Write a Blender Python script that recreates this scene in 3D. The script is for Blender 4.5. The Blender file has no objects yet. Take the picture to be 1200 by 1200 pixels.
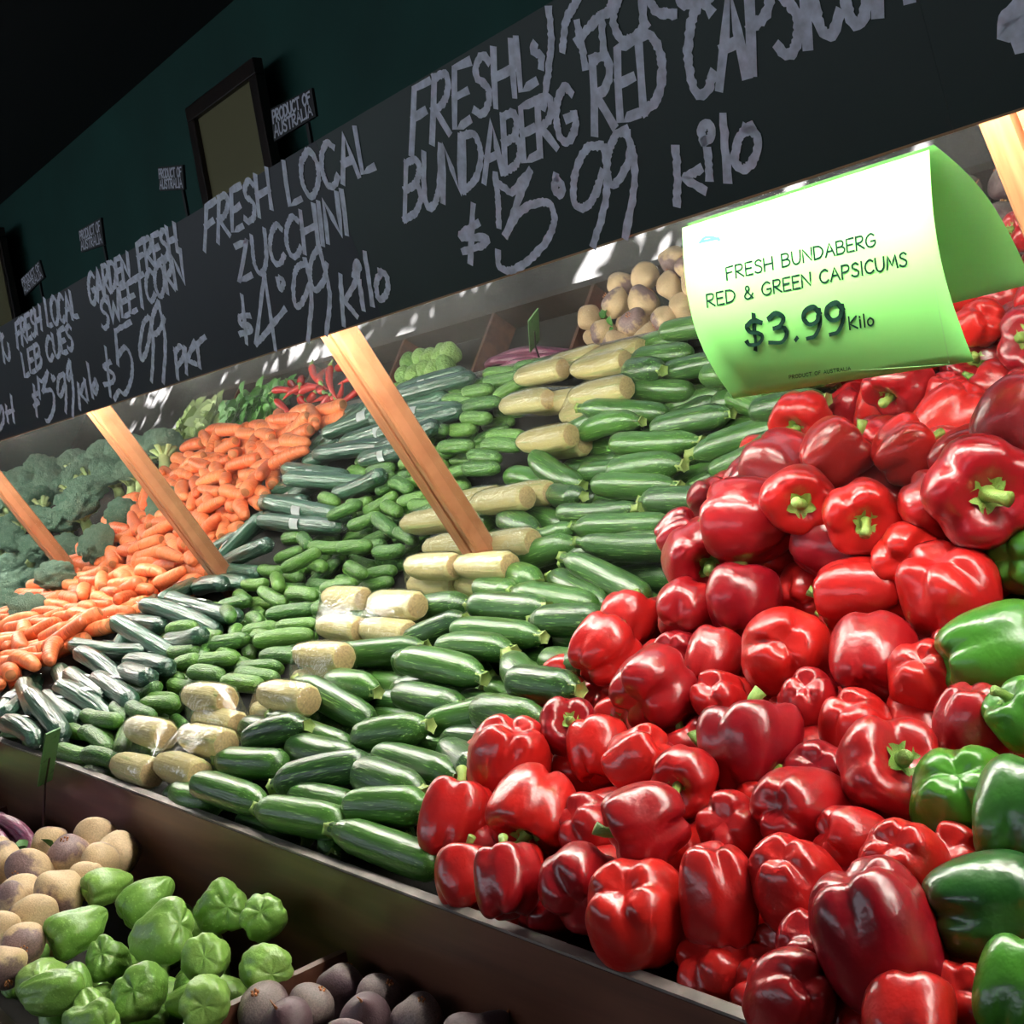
import bpy, bmesh, math, random
import numpy as np
from mathutils import Vector, Matrix, Quaternion

random.seed(7)
rng = np.random.default_rng(7)
S = bpy.context.scene
COL = S.collection
PI = math.pi

# ------------------------------------------------------------------ camera, world, sun, exposure
CAM = np.array([0.0, 0.0, 1.45])
RIGHT = np.array([0.61823926, 0.76801826, -0.16711726])
DOWN = np.array([-0.04484056, -0.17780985, -0.98304272])
FWD = np.array([-0.78470985, 0.61524923, -0.07549066])
FPX = 1400.0
cam_d = bpy.data.cameras.new('camera')
cam = bpy.data.objects.new('camera', cam_d)
COL.objects.link(cam)
cam_d.sensor_width = 36.0
cam_d.lens = 36.0 * FPX / 1200.0
cam_d.clip_start = 0.02
m = Matrix.Identity(4)
for i in range(3):
    m[i][0], m[i][1], m[i][2], m[i][3] = RIGHT[i], -DOWN[i], -FWD[i], CAM[i]
cam.matrix_world = m
S.camera = cam

S.view_settings.view_transform = 'Standard'
S.view_settings.look = 'None'
S.view_settings.gamma = 1.0
S.view_settings.use_curve_mapping = False
S.view_settings.exposure = 0.0

w = bpy.data.worlds.new('world')
S.world = w
w.use_nodes = True
bg = w.node_tree.nodes['Background']
bg.inputs[0].default_value = (0.80, 0.88, 1.0, 1)
bg.inputs[1].default_value = 3.0

sun_d = bpy.data.lights.new('sun', 'SUN')
sun_d.energy = 110.0
sun_d.angle = math.radians(0.3)
sun_d.color = (1.0, 0.95, 0.88)
sun = bpy.data.objects.new('sun', sun_d)
COL.objects.link(sun)
sun.rotation_euler = Vector((0.0, 0.75, -0.80)).to_track_quat('-Z', 'Y').to_euler()

TUBE_STRENGTH = 90.0
PANEL_STRENGTH = 0.6

# ------------------------------------------------------------------ geometry of the stand
BED_A = np.array([0.65, 0.967])        # top edge of the front board (y, z)
BED_M = np.array([1.292, 1.172])       # where the produce meets the mirror
bd = (BED_M - BED_A) / np.linalg.norm(BED_M - BED_A)
BED_DIR = np.array([0, bd[0], bd[1]])
BED_N = np.array([0, -bd[1], bd[0]])
BED_LEN = float(np.linalg.norm(BED_M - BED_A))
TILT = math.radians(27)
MIR_UP = np.array([0, -math.sin(TILT), math.cos(TILT)])
MIR_N = np.array([0, -math.cos(TILT), -math.sin(TILT)])
MIR_P = np.array([0, 1.292, 1.172])
CB_B = np.array([0, 0.85, 1.45 + 0.183 * 0.85])   # bottom edge of the chalkboards
CB_UP = np.array([0, -0.226, 0.974])
CB_N = np.array([0, -0.974, -0.226])
CB_H = 0.228
LOW_Z = 0.89

def ray(px, py):
    v = (px - 600) / FPX * RIGHT + (py - 600) / FPX * DOWN + FWD
    return v

def hit(px, py, p, n):
    d = ray(px, py)
    t = np.dot(p - CAM, n) / np.dot(d, n)
    return CAM + d * t

def at_bed(px, py, h=0.0):
    return hit(px, py, np.array([0, *BED_A]) + BED_N * h, BED_N)

def at_z(px, py, z):
    return hit(px, py, np.array([0, 0, z]), np.array([0, 0, 1.0]))

def at_y(px, py, y):
    return hit(px, py, np.array([0, y, 0]), np.array([0, 1.0, 0]))

def depth(p):
    return float(np.dot(p - CAM, FWD))

def bed(x, s, h=0.0):
    return np.array([x, BED_A[0], BED_A[1]]) + BED_DIR * s + BED_N * h

def s_of(p):
    return float(np.dot(p - np.array([0, *BED_A]), BED_DIR))

# ------------------------------------------------------------------ helpers
def new_obj(name, mesh, mat=None, parent=None):
    o = bpy.data.objects.new(name, mesh)
    COL.objects.link(o)
    if mat is not None and mesh is not None and len(mesh.materials) == 0:
        mesh.materials.append(mat)
    if parent is not None:
        o.parent = parent
    return o

def mesh_from(name, verts, faces, smooth=True):
    me = bpy.data.meshes.new(name)
    me.from_pydata([tuple(v) for v in verts], [], faces)
    if smooth:
        me.polygons.foreach_set('use_smooth', [True] * len(me.polygons))
    me.update()
    return me

def tag(o, label=None, cat=None, group=None, kind=None):
    if label: o['label'] = label
    if cat: o['category'] = cat
    if group: o['group'] = group
    if kind: o['kind'] = kind
    return o

class MB:
    def __init__(self):
        self.v = []; self.f = []
    def add(self, v, f):
        b = len(self.v)
        self.v.extend([tuple(p) for p in v])
        self.f.extend([tuple(i + b for i in q) for q in f])
    def box(self, lo, hi, M=None):
        x0, y0, z0 = lo; x1, y1, z1 = hi
        v = [(x0, y0, z0), (x1, y0, z0), (x1, y1, z0), (x0, y1, z0), (x0, y0, z1), (x1, y0, z1), (x1, y1, z1), (x0, y1, z1)]
        if M is not None: v = [tuple(M @ Vector(p)) for p in v]
        self.add(v, [(3, 2, 1, 0), (4, 5, 6, 7), (0, 1, 5, 4), (1, 2, 6, 5), (2, 3, 7, 6), (3, 0, 4, 7)])
    def tube(self, pts, rad, n=10, caps=True):
        pts = [np.array(p, float) for p in pts]
        if np.isscalar(rad): rad = [rad] * len(pts)
        rings = []; up = None
        for i, p in enumerate(pts):
            t = pts[min(i + 1, len(pts) - 1)] - pts[max(i - 1, 0)]
            t = t / (np.linalg.norm(t) + 1e-12)
            if up is None:
                a = np.array([0, 0, 1.0]) if abs(t[2]) < .9 else np.array([1.0, 0, 0])
            else: a = up
            s = np.cross(t, a); s /= np.linalg.norm(s) + 1e-12
            up = np.cross(s, t)
            rings.append([p + rad[i] * (math.cos(2 * PI * k / n) * s + math.sin(2 * PI * k / n) * up) for k in range(n)])
        v = [q for r in rings for q in r]
        f = []
        for i in range(len(pts) - 1):
            for k in range(n):
                f.append((i * n + k, i * n + (k + 1) % n, (i + 1) * n + (k + 1) % n, (i + 1) * n + k))
        if caps:
            f.append(tuple(range(n))[::-1]); f.append(tuple((len(pts) - 1) * n + k for k in range(n)))
        self.add(v, f)
    def build(self, name, mat=None, parent=None, smooth=False, bevel=0):
        me = mesh_from(name, self.v, self.f, smooth)
        o = new_obj(name, me, mat, parent)
        if bevel:
            b = o.modifiers.new('bevel', 'BEVEL'); b.width = bevel; b.segments = 2; b.limit_method = 'ANGLE'
        return o

def surf(fn, nu, nv):
    """closed surface: fn(theta, phi) -> xyz ; phi 0..pi"""
    v = []
    for j in range(1, nv):
        ph = PI * j / nv
        for i in range(nu):
            v.append(fn(2 * PI * i / nu, ph))
    top = len(v); v.append(fn(0.0, 1e-4)); bot = len(v); v.append(fn(0.0, PI - 1e-4))
    f = []
    for j in range(nv - 2):
        for i in range(nu):
            a = j * nu + i; b = j * nu + (i + 1) % nu
            f.append((a, a + nu, b + nu, b))
    for i in range(nu):
        f.append((top, i, (i + 1) % nu))
        o_ = (nv - 2) * nu
        f.append((bot, o_ + (i + 1) % nu, o_ + i))
    return v, f

def frame(xaxis, roll=0.0):
    x = np.array(xaxis, float); x /= np.linalg.norm(x)
    a = np.array([0, 0, 1.0]) if abs(x[2]) < .95 else np.array([0, 1.0, 0])
    y = np.cross(a, x); y /= np.linalg.norm(y)
    z = np.cross(x, y)
    c, s = math.cos(roll), math.sin(roll)
    y2 = c * y + s * z; z2 = -s * y + c * z
    return np.stack([x, y2, z2], 1)

def place(o, c, R, sc):
    M = np.eye(4)
    M[:3, :3] = R * np.array(sc)[None, :]
    M[:3, 3] = c
    o.matrix_world = Matrix(M.tolist())

def copy_thing(src):
    c = src.copy(); COL.objects.link(c)
    for ch in list(src.children):
        d = ch.copy(); COL.objects.link(d); d.parent = c
        d.matrix_parent_inverse = ch.matrix_parent_inverse.copy()
        for g in list(ch.children):
            e = g.copy(); COL.objects.link(e); e.parent = d
            e.matrix_parent_inverse = g.matrix_parent_inverse.copy()
    return c

def kids(o):
    return [x for x in bpy.data.objects if x.parent == o]

ORD = ['', 'first', 'second', 'third', 'fourth', 'fifth', 'sixth', 'seventh', 'eighth', 'ninth', 'tenth', 'eleventh', 'twelfth', 'thirteenth', 'fourteenth', 'fifteenth', 'sixteenth', 'seventeenth', 'eighteenth', 'nineteenth', 'twentieth', 'twenty-first', 'twenty-second', 'twenty-third', 'twenty-fourth', 'twenty-fifth', 'twenty-sixth', 'twenty-seventh', 'twenty-eighth', 'twenty-ninth', 'thirtieth']

def row_labels(items, desc, rowh, tail, key=None):
    """items: (object, x, s[, own words]); rows counted up from the board, places counted from the left"""
    smin = min(i[2] for i in items)
    rows = {}
    for it in items:
        rows.setdefault(int((it[2] - smin) / rowh), []).append(it)
    for n, k in enumerate(sorted(rows)):
        for j, it in enumerate(sorted(rows[k], key=lambda a: a[1])):
            d = it[3] if len(it) > 3 and it[3] else desc
            it[0]['label'] = '%s, %s from the left in the %s row up from %s' % (d, ORD[j + 1], ORD[n + 1], tail)

# ------------------------------------------------------------------ materials
def mat(name):
    m_ = bpy.data.materials.new(name); m_.use_nodes = True
    nt = m_.node_tree
    return m_, nt, nt.nodes['Principled BSDF']

def N(nt, t, **kw):
    n = nt.nodes.new(t)
    for k, v in kw.items():
        if k in n.inputs: n.inputs[k].default_value = v
        else: setattr(n, k, v)
    return n

def ramp(nt, fac, stops):
    r = nt.nodes.new('ShaderNodeValToRGB')
    e = r.color_ramp.elements
    while len(e) < len(stops): e.new(0.5)
    for i, (p, c) in enumerate(stops):
        e[i].position = p; e[i].color = (*c, 1)
    nt.links.new(fac, r.inputs[0])
    return r

def simple(name, col, rough=0.6, spec=0.5, noise=0.0, nscale=30, metallic=0, bump=0.0, bscale=80, coat=0.0):
    m_, nt, b = mat(name)
    b.inputs['Base Color'].default_value = (*col, 1)
    b.inputs['Roughness'].default_value = rough
    b.inputs['Specular IOR Level'].default_value = spec
    b.inputs['Metallic'].default_value = metallic
    b.inputs['Coat Weight'].default_value = coat
    if noise:
        t = N(nt, 'ShaderNodeTexCoord'); n = N(nt, 'ShaderNodeTexNoise'); n.inputs['Scale'].default_value = nscale; n.inputs['Detail'].default_value = 5
        nt.links.new(t.outputs['Object'], n.inputs['Vector'])
        r = ramp(nt, n.outputs['Fac'], [(0.3, tuple(c * (1 - noise) for c in col)), (0.7, tuple(min(1, c * (1 + noise)) for c in col))])
        nt.links.new(r.outputs[0], b.inputs['Base Color'])
    if bump:
        t = N(nt, 'ShaderNodeTexCoord'); n = N(nt, 'ShaderNodeTexNoise'); n.inputs['Scale'].default_value = bscale; n.inputs['Detail'].default_value = 4
        nt.links.new(t.outputs['Object'], n.inputs['Vector'])
        bu = N(nt, 'ShaderNodeBump'); bu.inputs['Strength'].default_value = bump; bu.inputs['Distance'].default_value = 0.002
        nt.links.new(n.outputs['Fac'], bu.inputs['Height']); nt.links.new(bu.outputs[0], b.inputs['Normal'])
    return m_

def veg(name, c_lo, c_hi, rough=0.3, noise_scale=6.0, stretch=(1, 1, 1), speck=None, speck_scale=40, bump=0.1, bump_scale=25, coat=0.0, spec=0.5, vary=0.6, bdist=0.03, sss=0.0):
    """skin whose colour runs between c_lo and c_hi, both over the skin and from one piece to the next"""
    m_, nt, b = mat(name)
    L = nt.links
    t = N(nt, 'ShaderNodeTexCoord'); mp = N(nt, 'ShaderNodeMapping'); mp.inputs['Scale'].default_value = stretch
    oi = N(nt, 'ShaderNodeObjectInfo')
    off = N(nt, 'ShaderNodeVectorMath', operation='SCALE'); off.inputs[0].default_value = (31, 17, 23); L.new(oi.outputs['Random'], off.inputs['Scale'])
    add = N(nt, 'ShaderNodeVectorMath', operation='ADD')
    L.new(t.outputs['Object'], mp.inputs['Vector']); L.new(mp.outputs[0], add.inputs[0]); L.new(off.outputs[0], add.inputs[1])
    n = N(nt, 'ShaderNodeTexNoise'); n.inputs['Scale'].default_value = noise_scale; n.inputs['Detail'].default_value = 6
    L.new(add.outputs[0], n.inputs['Vector'])
    ma = N(nt, 'ShaderNodeMath', operation='MULTIPLY_ADD'); ma.inputs[1].default_value = vary; L.new(oi.outputs['Random'], ma.inputs[0])
    sc = N(nt, 'ShaderNodeMath', operation='MULTIPLY'); sc.inputs[1].default_value = 1.0 - vary; L.new(n.outputs['Fac'], sc.inputs[0]); L.new(sc.outputs[0], ma.inputs[2])
    r = ramp(nt, ma.outputs[0], [(0.15, c_lo), (0.85, c_hi)])
    out = r.outputs[0]
    if speck is not None:
        n2 = N(nt, 'ShaderNodeTexNoise'); n2.inputs['Scale'].default_value = speck_scale; n2.inputs['Detail'].default_value = 2
        L.new(add.outputs[0], n2.inputs['Vector'])
        r2 = ramp(nt, n2.outputs['Fac'], [(0.60, (0, 0, 0)), (0.72, (1, 1, 1))])
        mx = N(nt, 'ShaderNodeMix', data_type='RGBA'); L.new(r2.outputs[0], mx.inputs[0]); L.new(out, mx.inputs[6]); mx.inputs[7].default_value = (*speck, 1)
        out = mx.outputs[2]
    L.new(out, b.inputs['Base Color'])
    b.inputs['Roughness'].default_value = rough
    b.inputs['Specular IOR Level'].default_value = spec
    b.inputs['Coat Weight'].default_value = coat
    b.inputs['Coat Roughness'].default_value = 0.08
    if sss:
        b.inputs['Subsurface Weight'].default_value = sss
        b.inputs['Subsurface Scale'].default_value = 0.01
    if bump:
        n3 = N(nt, 'ShaderNodeTexNoise'); n3.inputs['Scale'].default_value = bump_scale; n3.inputs['Detail'].default_value = 3
        L.new(add.outputs[0], n3.inputs['Vector'])
        bu = N(nt, 'ShaderNodeBump'); bu.inputs['Strength'].default_value = bump; bu.inputs['Distance'].default_value = bdist
        L.new(n3.outputs['Fac'], bu.inputs['Height']); L.new(bu.outputs[0], b.inputs['Normal'])
        if coat: L.new(bu.outputs[0], b.inputs['Coat Normal'])
    return m_

M_cap = veg('red_capsicum_skin', (0.19, 0.003, 0.008), (0.50, 0.014, 0.010), rough=0.28, noise_scale=1.2, bump=0.06, bump_scale=2.0, bdist=0.05, spec=0.5, coat=0.14, vary=0.65)
M_gcap = veg('green_capsicum_skin', (0.008, 0.050, 0.009), (0.055, 0.21, 0.016), rough=0.28, noise_scale=1.2, bump=0.06, bump_scale=2.0, bdist=0.05, coat=0.14, vary=0.6)
M_stem = veg('green_stem_skin', (0.10, 0.22, 0.03), (0.30, 0.42, 0.09), rough=0.5, noise_scale=12, bump=0.2, bump_scale=30)
M_zuc = veg('zucchini_skin', (0.010, 0.040, 0.010), (0.055, 0.155, 0.022), rough=0.30, noise_scale=5, stretch=(0.6, 9, 9), speck=(0.20, 0.36, 0.10), speck_scale=9, bump=0.10, bump_scale=8, bdist=0.02, vary=0.55, coat=0.1)
M_zstem = veg('zucchini_stem_skin', (0.16, 0.26, 0.05), (0.36, 0.46, 0.14), rough=0.5, noise_scale=8)
M_leb = veg('small_cucumber_skin', (0.020, 0.085, 0.014), (0.105, 0.235, 0.035), rough=0.30, noise_scale=4, stretch=(1.2, 6, 6), speck=(0.25, 0.42, 0.12), speck_scale=7, bump=0.3, bump_scale=9, bdist=0.03, vary=0.5)
M_wrapc = veg('wrapped_cucumber_skin', (0.008, 0.035, 0.022), (0.035, 0.10, 0.055), rough=0.32, noise_scale=4, stretch=(0.6, 9, 9), speck=(0.09, 0.17, 0.13), speck_scale=8, bump=0.25, bump_scale=5, bdist=0.04, vary=0.5, coat=0.45, spec=0.5)
M_carrot = veg('carrot_skin', (0.62, 0.115, 0.035), (0.88, 0.26, 0.09), rough=0.42, noise_scale=3, stretch=(5, 1, 1), speck=(0.42, 0.10, 0.04), speck_scale=6, bump=0.25, bump_scale=4, bdist=0.03, vary=0.6)
M_crown = simple('carrot_crown_skin', (0.36, 0.13, 0.045), 0.7, noise=0.5, nscale=6)
M_broc = veg('broccoli_buds', (0.13, 0.27, 0.19), (0.34, 0.52, 0.38), rough=0.8, noise_scale=3, speck=(0.40, 0.56, 0.38), speck_scale=13, bump=1.0, bump_scale=22, bdist=0.06, vary=0.4, spec=0.2)
M_bstalk = veg('broccoli_stalk_skin', (0.26, 0.38, 0.13), (0.50, 0.60, 0.28), rough=0.5, noise_scale=4, stretch=(4, 4, 1))
M_chay = veg('chayote_skin', (0.09, 0.215, 0.03), (0.25, 0.43, 0.09), rough=0.34, noise_scale=2.5, speck=(0.28, 0.47, 0.12), speck_scale=9, bump=0.10, bump_scale=7, bdist=0.03, vary=0.5)
M_chilli = veg('red_chilli_skin', (0.33, 0.01, 0.01), (0.60, 0.03, 0.02), rough=0.25, noise_scale=2)
M_sprout = veg('sprout_leaf', (0.13, 0.28, 0.06), (0.30, 0.48, 0.14), rough=0.5, noise_scale=3, bump=0.5, bump_scale=4)
M_rhub = veg('purple_stalk_skin', (0.10, 0.018, 0.045), (0.22, 0.055, 0.11), rough=0.35, noise_scale=3, stretch=(1, 12, 12), bump=0.3, bump_scale=6)
M_leaf = veg('green_leaf', (0.03, 0.13, 0.02), (0.10, 0.30, 0.05), rough=0.45, noise_scale=14)
M_pale = veg('pale_leaf', (0.30, 0.42, 0.14), (0.55, 0.64, 0.33), rough=0.5, noise_scale=5, bump=0.4, bump_scale=6)
M_husk = veg('sweetcorn_husk', (0.60, 0.48, 0.18), (0.80, 0.70, 0.38), rough=0.5, noise_scale=3, stretch=(0.5, 10, 10), speck=(0.46, 0.52, 0.20), speck_scale=1.6, bump=0.2, bump_scale=4, bdist=0.02, vary=0.35)
M_cut = simple('sweetcorn_cut_end', (0.62, 0.44, 0.22), 0.6, noise=0.25, nscale=40)
M_wood = None

def two_tone(name, base, cap, axis_lo, axis_hi, nscale=2.5, rough=0.55):
    """root skin: base colour, with a cap of another colour towards +Z in ragged blotches"""
    m_, nt, b = mat(name); L = nt.links
    t = N(nt, 'ShaderNodeTexCoord'); sep = N(nt, 'ShaderNodeSeparateXYZ'); L.new(t.outputs['Object'], sep.inputs[0])
    oi = N(nt, 'ShaderNodeObjectInfo')
    off = N(nt, 'ShaderNodeVectorMath', operation='SCALE'); off.inputs[0].default_value = (31, 17, 23); L.new(oi.outputs['Random'], off.inputs['Scale'])
    add = N(nt, 'ShaderNodeVectorMath', operation='ADD'); L.new(t.outputs['Object'], add.inputs[0]); L.new(off.outputs[0], add.inputs[1])
    n = N(nt, 'ShaderNodeTexNoise'); n.inputs['Scale'].default_value = nscale; n.inputs['Detail'].default_value = 5; L.new(add.outputs[0], n.inputs['Vector'])
    a = N(nt, 'ShaderNodeMath', operation='MULTIPLY_ADD'); a.inputs[1].default_value = 1.1; L.new(n.outputs['Fac'], a.inputs[0]); L.new(sep.outputs['Z'], a.inputs[2])
    mr = N(nt, 'ShaderNodeMapRange'); mr.inputs[1].default_value = axis_lo; mr.inputs[2].default_value = axis_hi; L.new(a.outputs[0], mr.inputs[0])
    n2 = N(nt, 'ShaderNodeTexNoise'); n2.inputs['Scale'].default_value = 14; n2.inputs['Detail'].default_value = 4; L.new(add.outputs[0], n2.inputs['Vector'])
    r1 = ramp(nt, n2.outputs['Fac'], [(0.3, tuple(c * .75 for c in base)), (0.65, base)])
    r2 = ramp(nt, n2.outputs['Fac'], [(0.3, tuple(c * .6 for c in cap)), (0.7, tuple(min(1, c * 1.3) for c in cap))])
    mx = N(nt, 'ShaderNodeMix', data_type='RGBA'); L.new(mr.outputs[0], mx.inputs[0]); L.new(r1.outputs[0], mx.inputs[6]); L.new(r2.outputs[0], mx.inputs[7])
    L.new(mx.outputs[2], b.inputs['Base Color']); b.inputs['Roughness'].default_value = rough
    bu = N(nt, 'ShaderNodeBump'); bu.inputs['Strength'].default_value = 0.12; bu.inputs['Distance'].default_value = 0.03
    L.new(n2.outputs['Fac'], bu.inputs['Height']); L.new(bu.outputs[0], b.inputs['Normal'])
    return m_

M_swede = two_tone('swede_skin', (0.66, 0.47, 0.27), (0.20, 0.125, 0.12), 0.78, 1.12)
M_beet = two_tone('beetroot_skin', (0.10, 0.055, 0.065), (0.20, 0.15, 0.14), 0.5, 1.1)

def wood(name, c1, c2, scale=(1, 1, 1), rough=0.45, coat=0.0, ns=6):
    m_, nt, b = mat(name); L = nt.links
    t = N(nt, 'ShaderNodeTexCoord'); mp = N(nt, 'ShaderNodeMapping'); mp.inputs['Scale'].default_value = scale
    L.new(t.outputs['Object'], mp.inputs['Vector'])
    n = N(nt, 'ShaderNodeTexNoise'); n.inputs['Scale'].default_value = ns; n.inputs['Detail'].default_value = 7; n.inputs['Distortion'].default_value = 0.6
    L.new(mp.outputs[0], n.inputs['Vector'])
    r = ramp(nt, n.outputs['Fac'], [(0.3, c1), (0.7, c2)])
    L.new(r.outputs[0], b.inputs['Base Color']); b.inputs['Roughness'].default_value = rough; b.inputs['Coat Weight'].default_value = coat
    bu = N(nt, 'ShaderNodeBump'); bu.inputs['Strength'].default_value = 0.15; bu.inputs['Distance'].default_value = 0.002
    L.new(n.outputs['Fac'], bu.inputs['Height']); L.new(bu.outputs[0], b.inputs['Normal'])
    return m_

M_post = wood('varnished_pine', (0.30, 0.105, 0.045), (0.46, 0.20, 0.095), scale=(22, 2, 2), rough=0.35, coat=0.3)
M_board = wood('dark_stained_board', (0.055, 0.018, 0.010), (0.115, 0.042, 0.022), scale=(1, 12, 12), rough=0.45, coat=0.15, ns=3)
M_dark = simple('black_bed_lining', (0.012, 0.011, 0.010), 0.9)
M_edge = simple('worn_edge_strip', (0.17, 0.145, 0.13), 0.6, noise=0.5, nscale=25)
M_chalkb = simple('chalkboard_paint', (0.012, 0.016, 0.020), 0.5, spec=0.35, noise=0.25, nscale=3)
M_chalk_glow = simple('green_glow_chalkboard', (0.008, 0.021, 0.016), 0.5, spec=0.35, noise=0.25, nscale=3)  # greener black: the price sheet's green glow put into the paint colour
M_chalk = simple('chalk_paint', (0.54, 0.57, 0.66), 0.8, noise=0.25, nscale=90)
M_cbedge = simple('lit_chalkboard_wood_edge', (0.30, 0.17, 0.07), 0.5)  # orange of the lamplit lower edge put into the rim colour
M_wall = simple('dark_green_wall', (0.010, 0.060, 0.048), 0.75, noise=0.2, nscale=2)
M_ceil = simple('black_ceiling', (0.008, 0.010, 0.010), 0.9)
M_floor = simple('grey_concrete_floor', (0.045, 0.043, 0.048), 0.6, noise=0.3, nscale=4)
M_frame = wood('dark_frame_wood', (0.010, 0.006, 0.004), (0.024, 0.012, 0.008), scale=(8, 8, 1), rough=0.4)
M_black = simple('black_plastic', (0.012, 0.012, 0.014), 0.45)
M_white = simple('white_card', (0.62, 0.64, 0.72), 0.7)
M_lamp_body = simple('white_enamel', (0.8, 0.8, 0.8), 0.5)
M_sticker = simple('white_sticker', (0.75, 0.78, 0.80), 0.5)
M_ink = simple('dark_green_ink', (0.003, 0.018, 0.011), 0.8, spec=0.05)
M_ink_pale = simple('pale_green_ink', (0.20, 0.50, 0.16), 0.7)
M_teal = simple('teal_ink', (0.0, 0.10, 0.12), 0.7)

def emit(name, col, strength):
    m_ = bpy.data.materials.new(name); m_.use_nodes = True
    nt = m_.node_tree; nt.nodes.clear()
    e = nt.nodes.new('ShaderNodeEmission'); o = nt.nodes.new('ShaderNodeOutputMaterial')
    e.inputs[0].default_value = (*col, 1); e.inputs[1].default_value = strength
    nt.links.new(e.outputs[0], o.inputs[0])
    return m_
M_tube = emit('fluorescent_glow', (1.0, 0.96, 0.86), TUBE_STRENGTH)
M_panel = emit('fill_panel_glow', (0.86, 0.92, 1.0), PANEL_STRENGTH)

# dusty mirror glass
M_mirror = bpy.data.materials.new('dusty_mirror'); M_mirror.use_nodes = True
nt = M_mirror.node_tree; nt.nodes.clear()
g = nt.nodes.new('ShaderNodeBsdfGlossy'); g.inputs['Color'].default_value = (0.86, 0.90, 0.88, 1); g.inputs['Roughness'].default_value = 0.0
d = nt.nodes.new('ShaderNodeBsdfDiffuse'); d.inputs['Color'].default_value = (0.6, 0.6, 0.58, 1)
tc = nt.nodes.new('ShaderNodeTexCoord'); ns = nt.nodes.new('ShaderNodeTexNoise'); ns.inputs['Scale'].default_value = 5; ns.inputs['Detail'].default_value = 6
mr = nt.nodes.new('ShaderNodeMapRange'); mr.inputs[1].default_value = 0.3; mr.inputs[2].default_value = 0.8; mr.inputs[3].default_value = 0.008; mr.inputs[4].default_value = 0.035
mx = nt.nodes.new('ShaderNodeMixShader'); o = nt.nodes.new('ShaderNodeOutputMaterial')
nt.links.new(tc.outputs['Object'], ns.inputs['Vector']); nt.links.new(ns.outputs['Fac'], mr.inputs[0]); nt.links.new(mr.outputs[0], mx.inputs[0])
nt.links.new(g.outputs[0], mx.inputs[1]); nt.links.new(d.outputs[0], mx.inputs[2]); nt.links.new(mx.outputs[0], o.inputs[0])

# clear wrapping film
M_film = bpy.data.materials.new('clear_film'); M_film.use_nodes = True
nt = M_film.node_tree; nt.nodes.clear()
g = nt.nodes.new('ShaderNodeBsdfGlossy'); g.inputs['Roughness'].default_value = 0.12
tr = nt.nodes.new('ShaderNodeBsdfTransparent'); tr.inputs[0].default_value = (0.96, 0.97, 0.96, 1)
lw = nt.nodes.new('ShaderNodeLayerWeight'); lw.inputs[0].default_value = 0.25
tc = nt.nodes.new('ShaderNodeTexCoord'); ns = nt.nodes.new('ShaderNodeTexNoise'); ns.inputs['Scale'].default_value = 45; ns.inputs['Detail'].default_value = 3; ns.inputs['Distortion'].default_value = 1.5
bu = nt.nodes.new('ShaderNodeBump'); bu.inputs['Strength'].default_value = 0.6; bu.inputs['Distance'].default_value = 0.006
ad = nt.nodes.new('ShaderNodeMath'); ad.operation = 'MULTIPLY_ADD'; ad.inputs[1].default_value = 0.45; ad.inputs[2].default_value = 0.07
mx = nt.nodes.new('ShaderNodeMixShader'); o = nt.nodes.new('ShaderNodeOutputMaterial')
nt.links.new(tc.outputs['Object'], ns.inputs['Vector']); nt.links.new(ns.outputs['Fac'], bu.inputs['Height']); nt.links.new(bu.outputs[0], g.inputs['Normal'])
nt.links.new(lw.outputs['Facing'], ad.inputs[0]); nt.links.new(ad.outputs[0], mx.inputs[0])
nt.links.new(tr.outputs[0], mx.inputs[1]); nt.links.new(g.outputs[0], mx.inputs[2]); nt.links.new(mx.outputs[0], o.inputs[0])

# green paper, lets some light through
M_paper = bpy.data.materials.new('green_paper'); M_paper.use_nodes = True
nt = M_paper.node_tree; nt.nodes.clear()
d = nt.nodes.new('ShaderNodeBsdfDiffuse'); d.inputs[0].default_value = (0.25, 0.70, 0.19, 1)
tl = nt.nodes.new('ShaderNodeBsdfTranslucent'); tl.inputs[0].default_value = (0.03, 0.45, 0.03, 1)
mx = nt.nodes.new('ShaderNodeMixShader'); mx.inputs[0].default_value = 0.18; o = nt.nodes.new('ShaderNodeOutputMaterial')
nt.links.new(d.outputs[0], mx.inputs[1]); nt.links.new(tl.outputs[0], mx.inputs[2]); nt.links.new(mx.outputs[0], o.inputs[0])

# old landscape print
M_print, nt, b = mat('faded_print')
tc = N(nt, 'ShaderNodeTexCoord'); sep = N(nt, 'ShaderNodeSeparateXYZ'); nt.links.new(tc.outputs['Generated'], sep.inputs[0])
n = N(nt, 'ShaderNodeTexNoise'); n.inputs['Scale'].default_value = 6; n.inputs['Detail'].default_value = 8; nt.links.new(tc.outputs['Generated'], n.inputs['Vector'])
a = N(nt, 'ShaderNodeMath', operation='MULTIPLY_ADD'); a.inputs[1].default_value = 0.8; nt.links.new(n.outputs['Fac'], a.inputs[0]); nt.links.new(sep.outputs['Z'], a.inputs[2])
r = ramp(nt, a.outputs[0], [(0.45, (0.11, 0.15, 0.09)), (0.85, (0.05, 0.07, 0.04)), (1.15 / 1.2, (0.20, 0.18, 0.09))])
nt.links.new(r.outputs[0], b.inputs['Base Color']); b.inputs['Roughness'].default_value = 0.4

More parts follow.
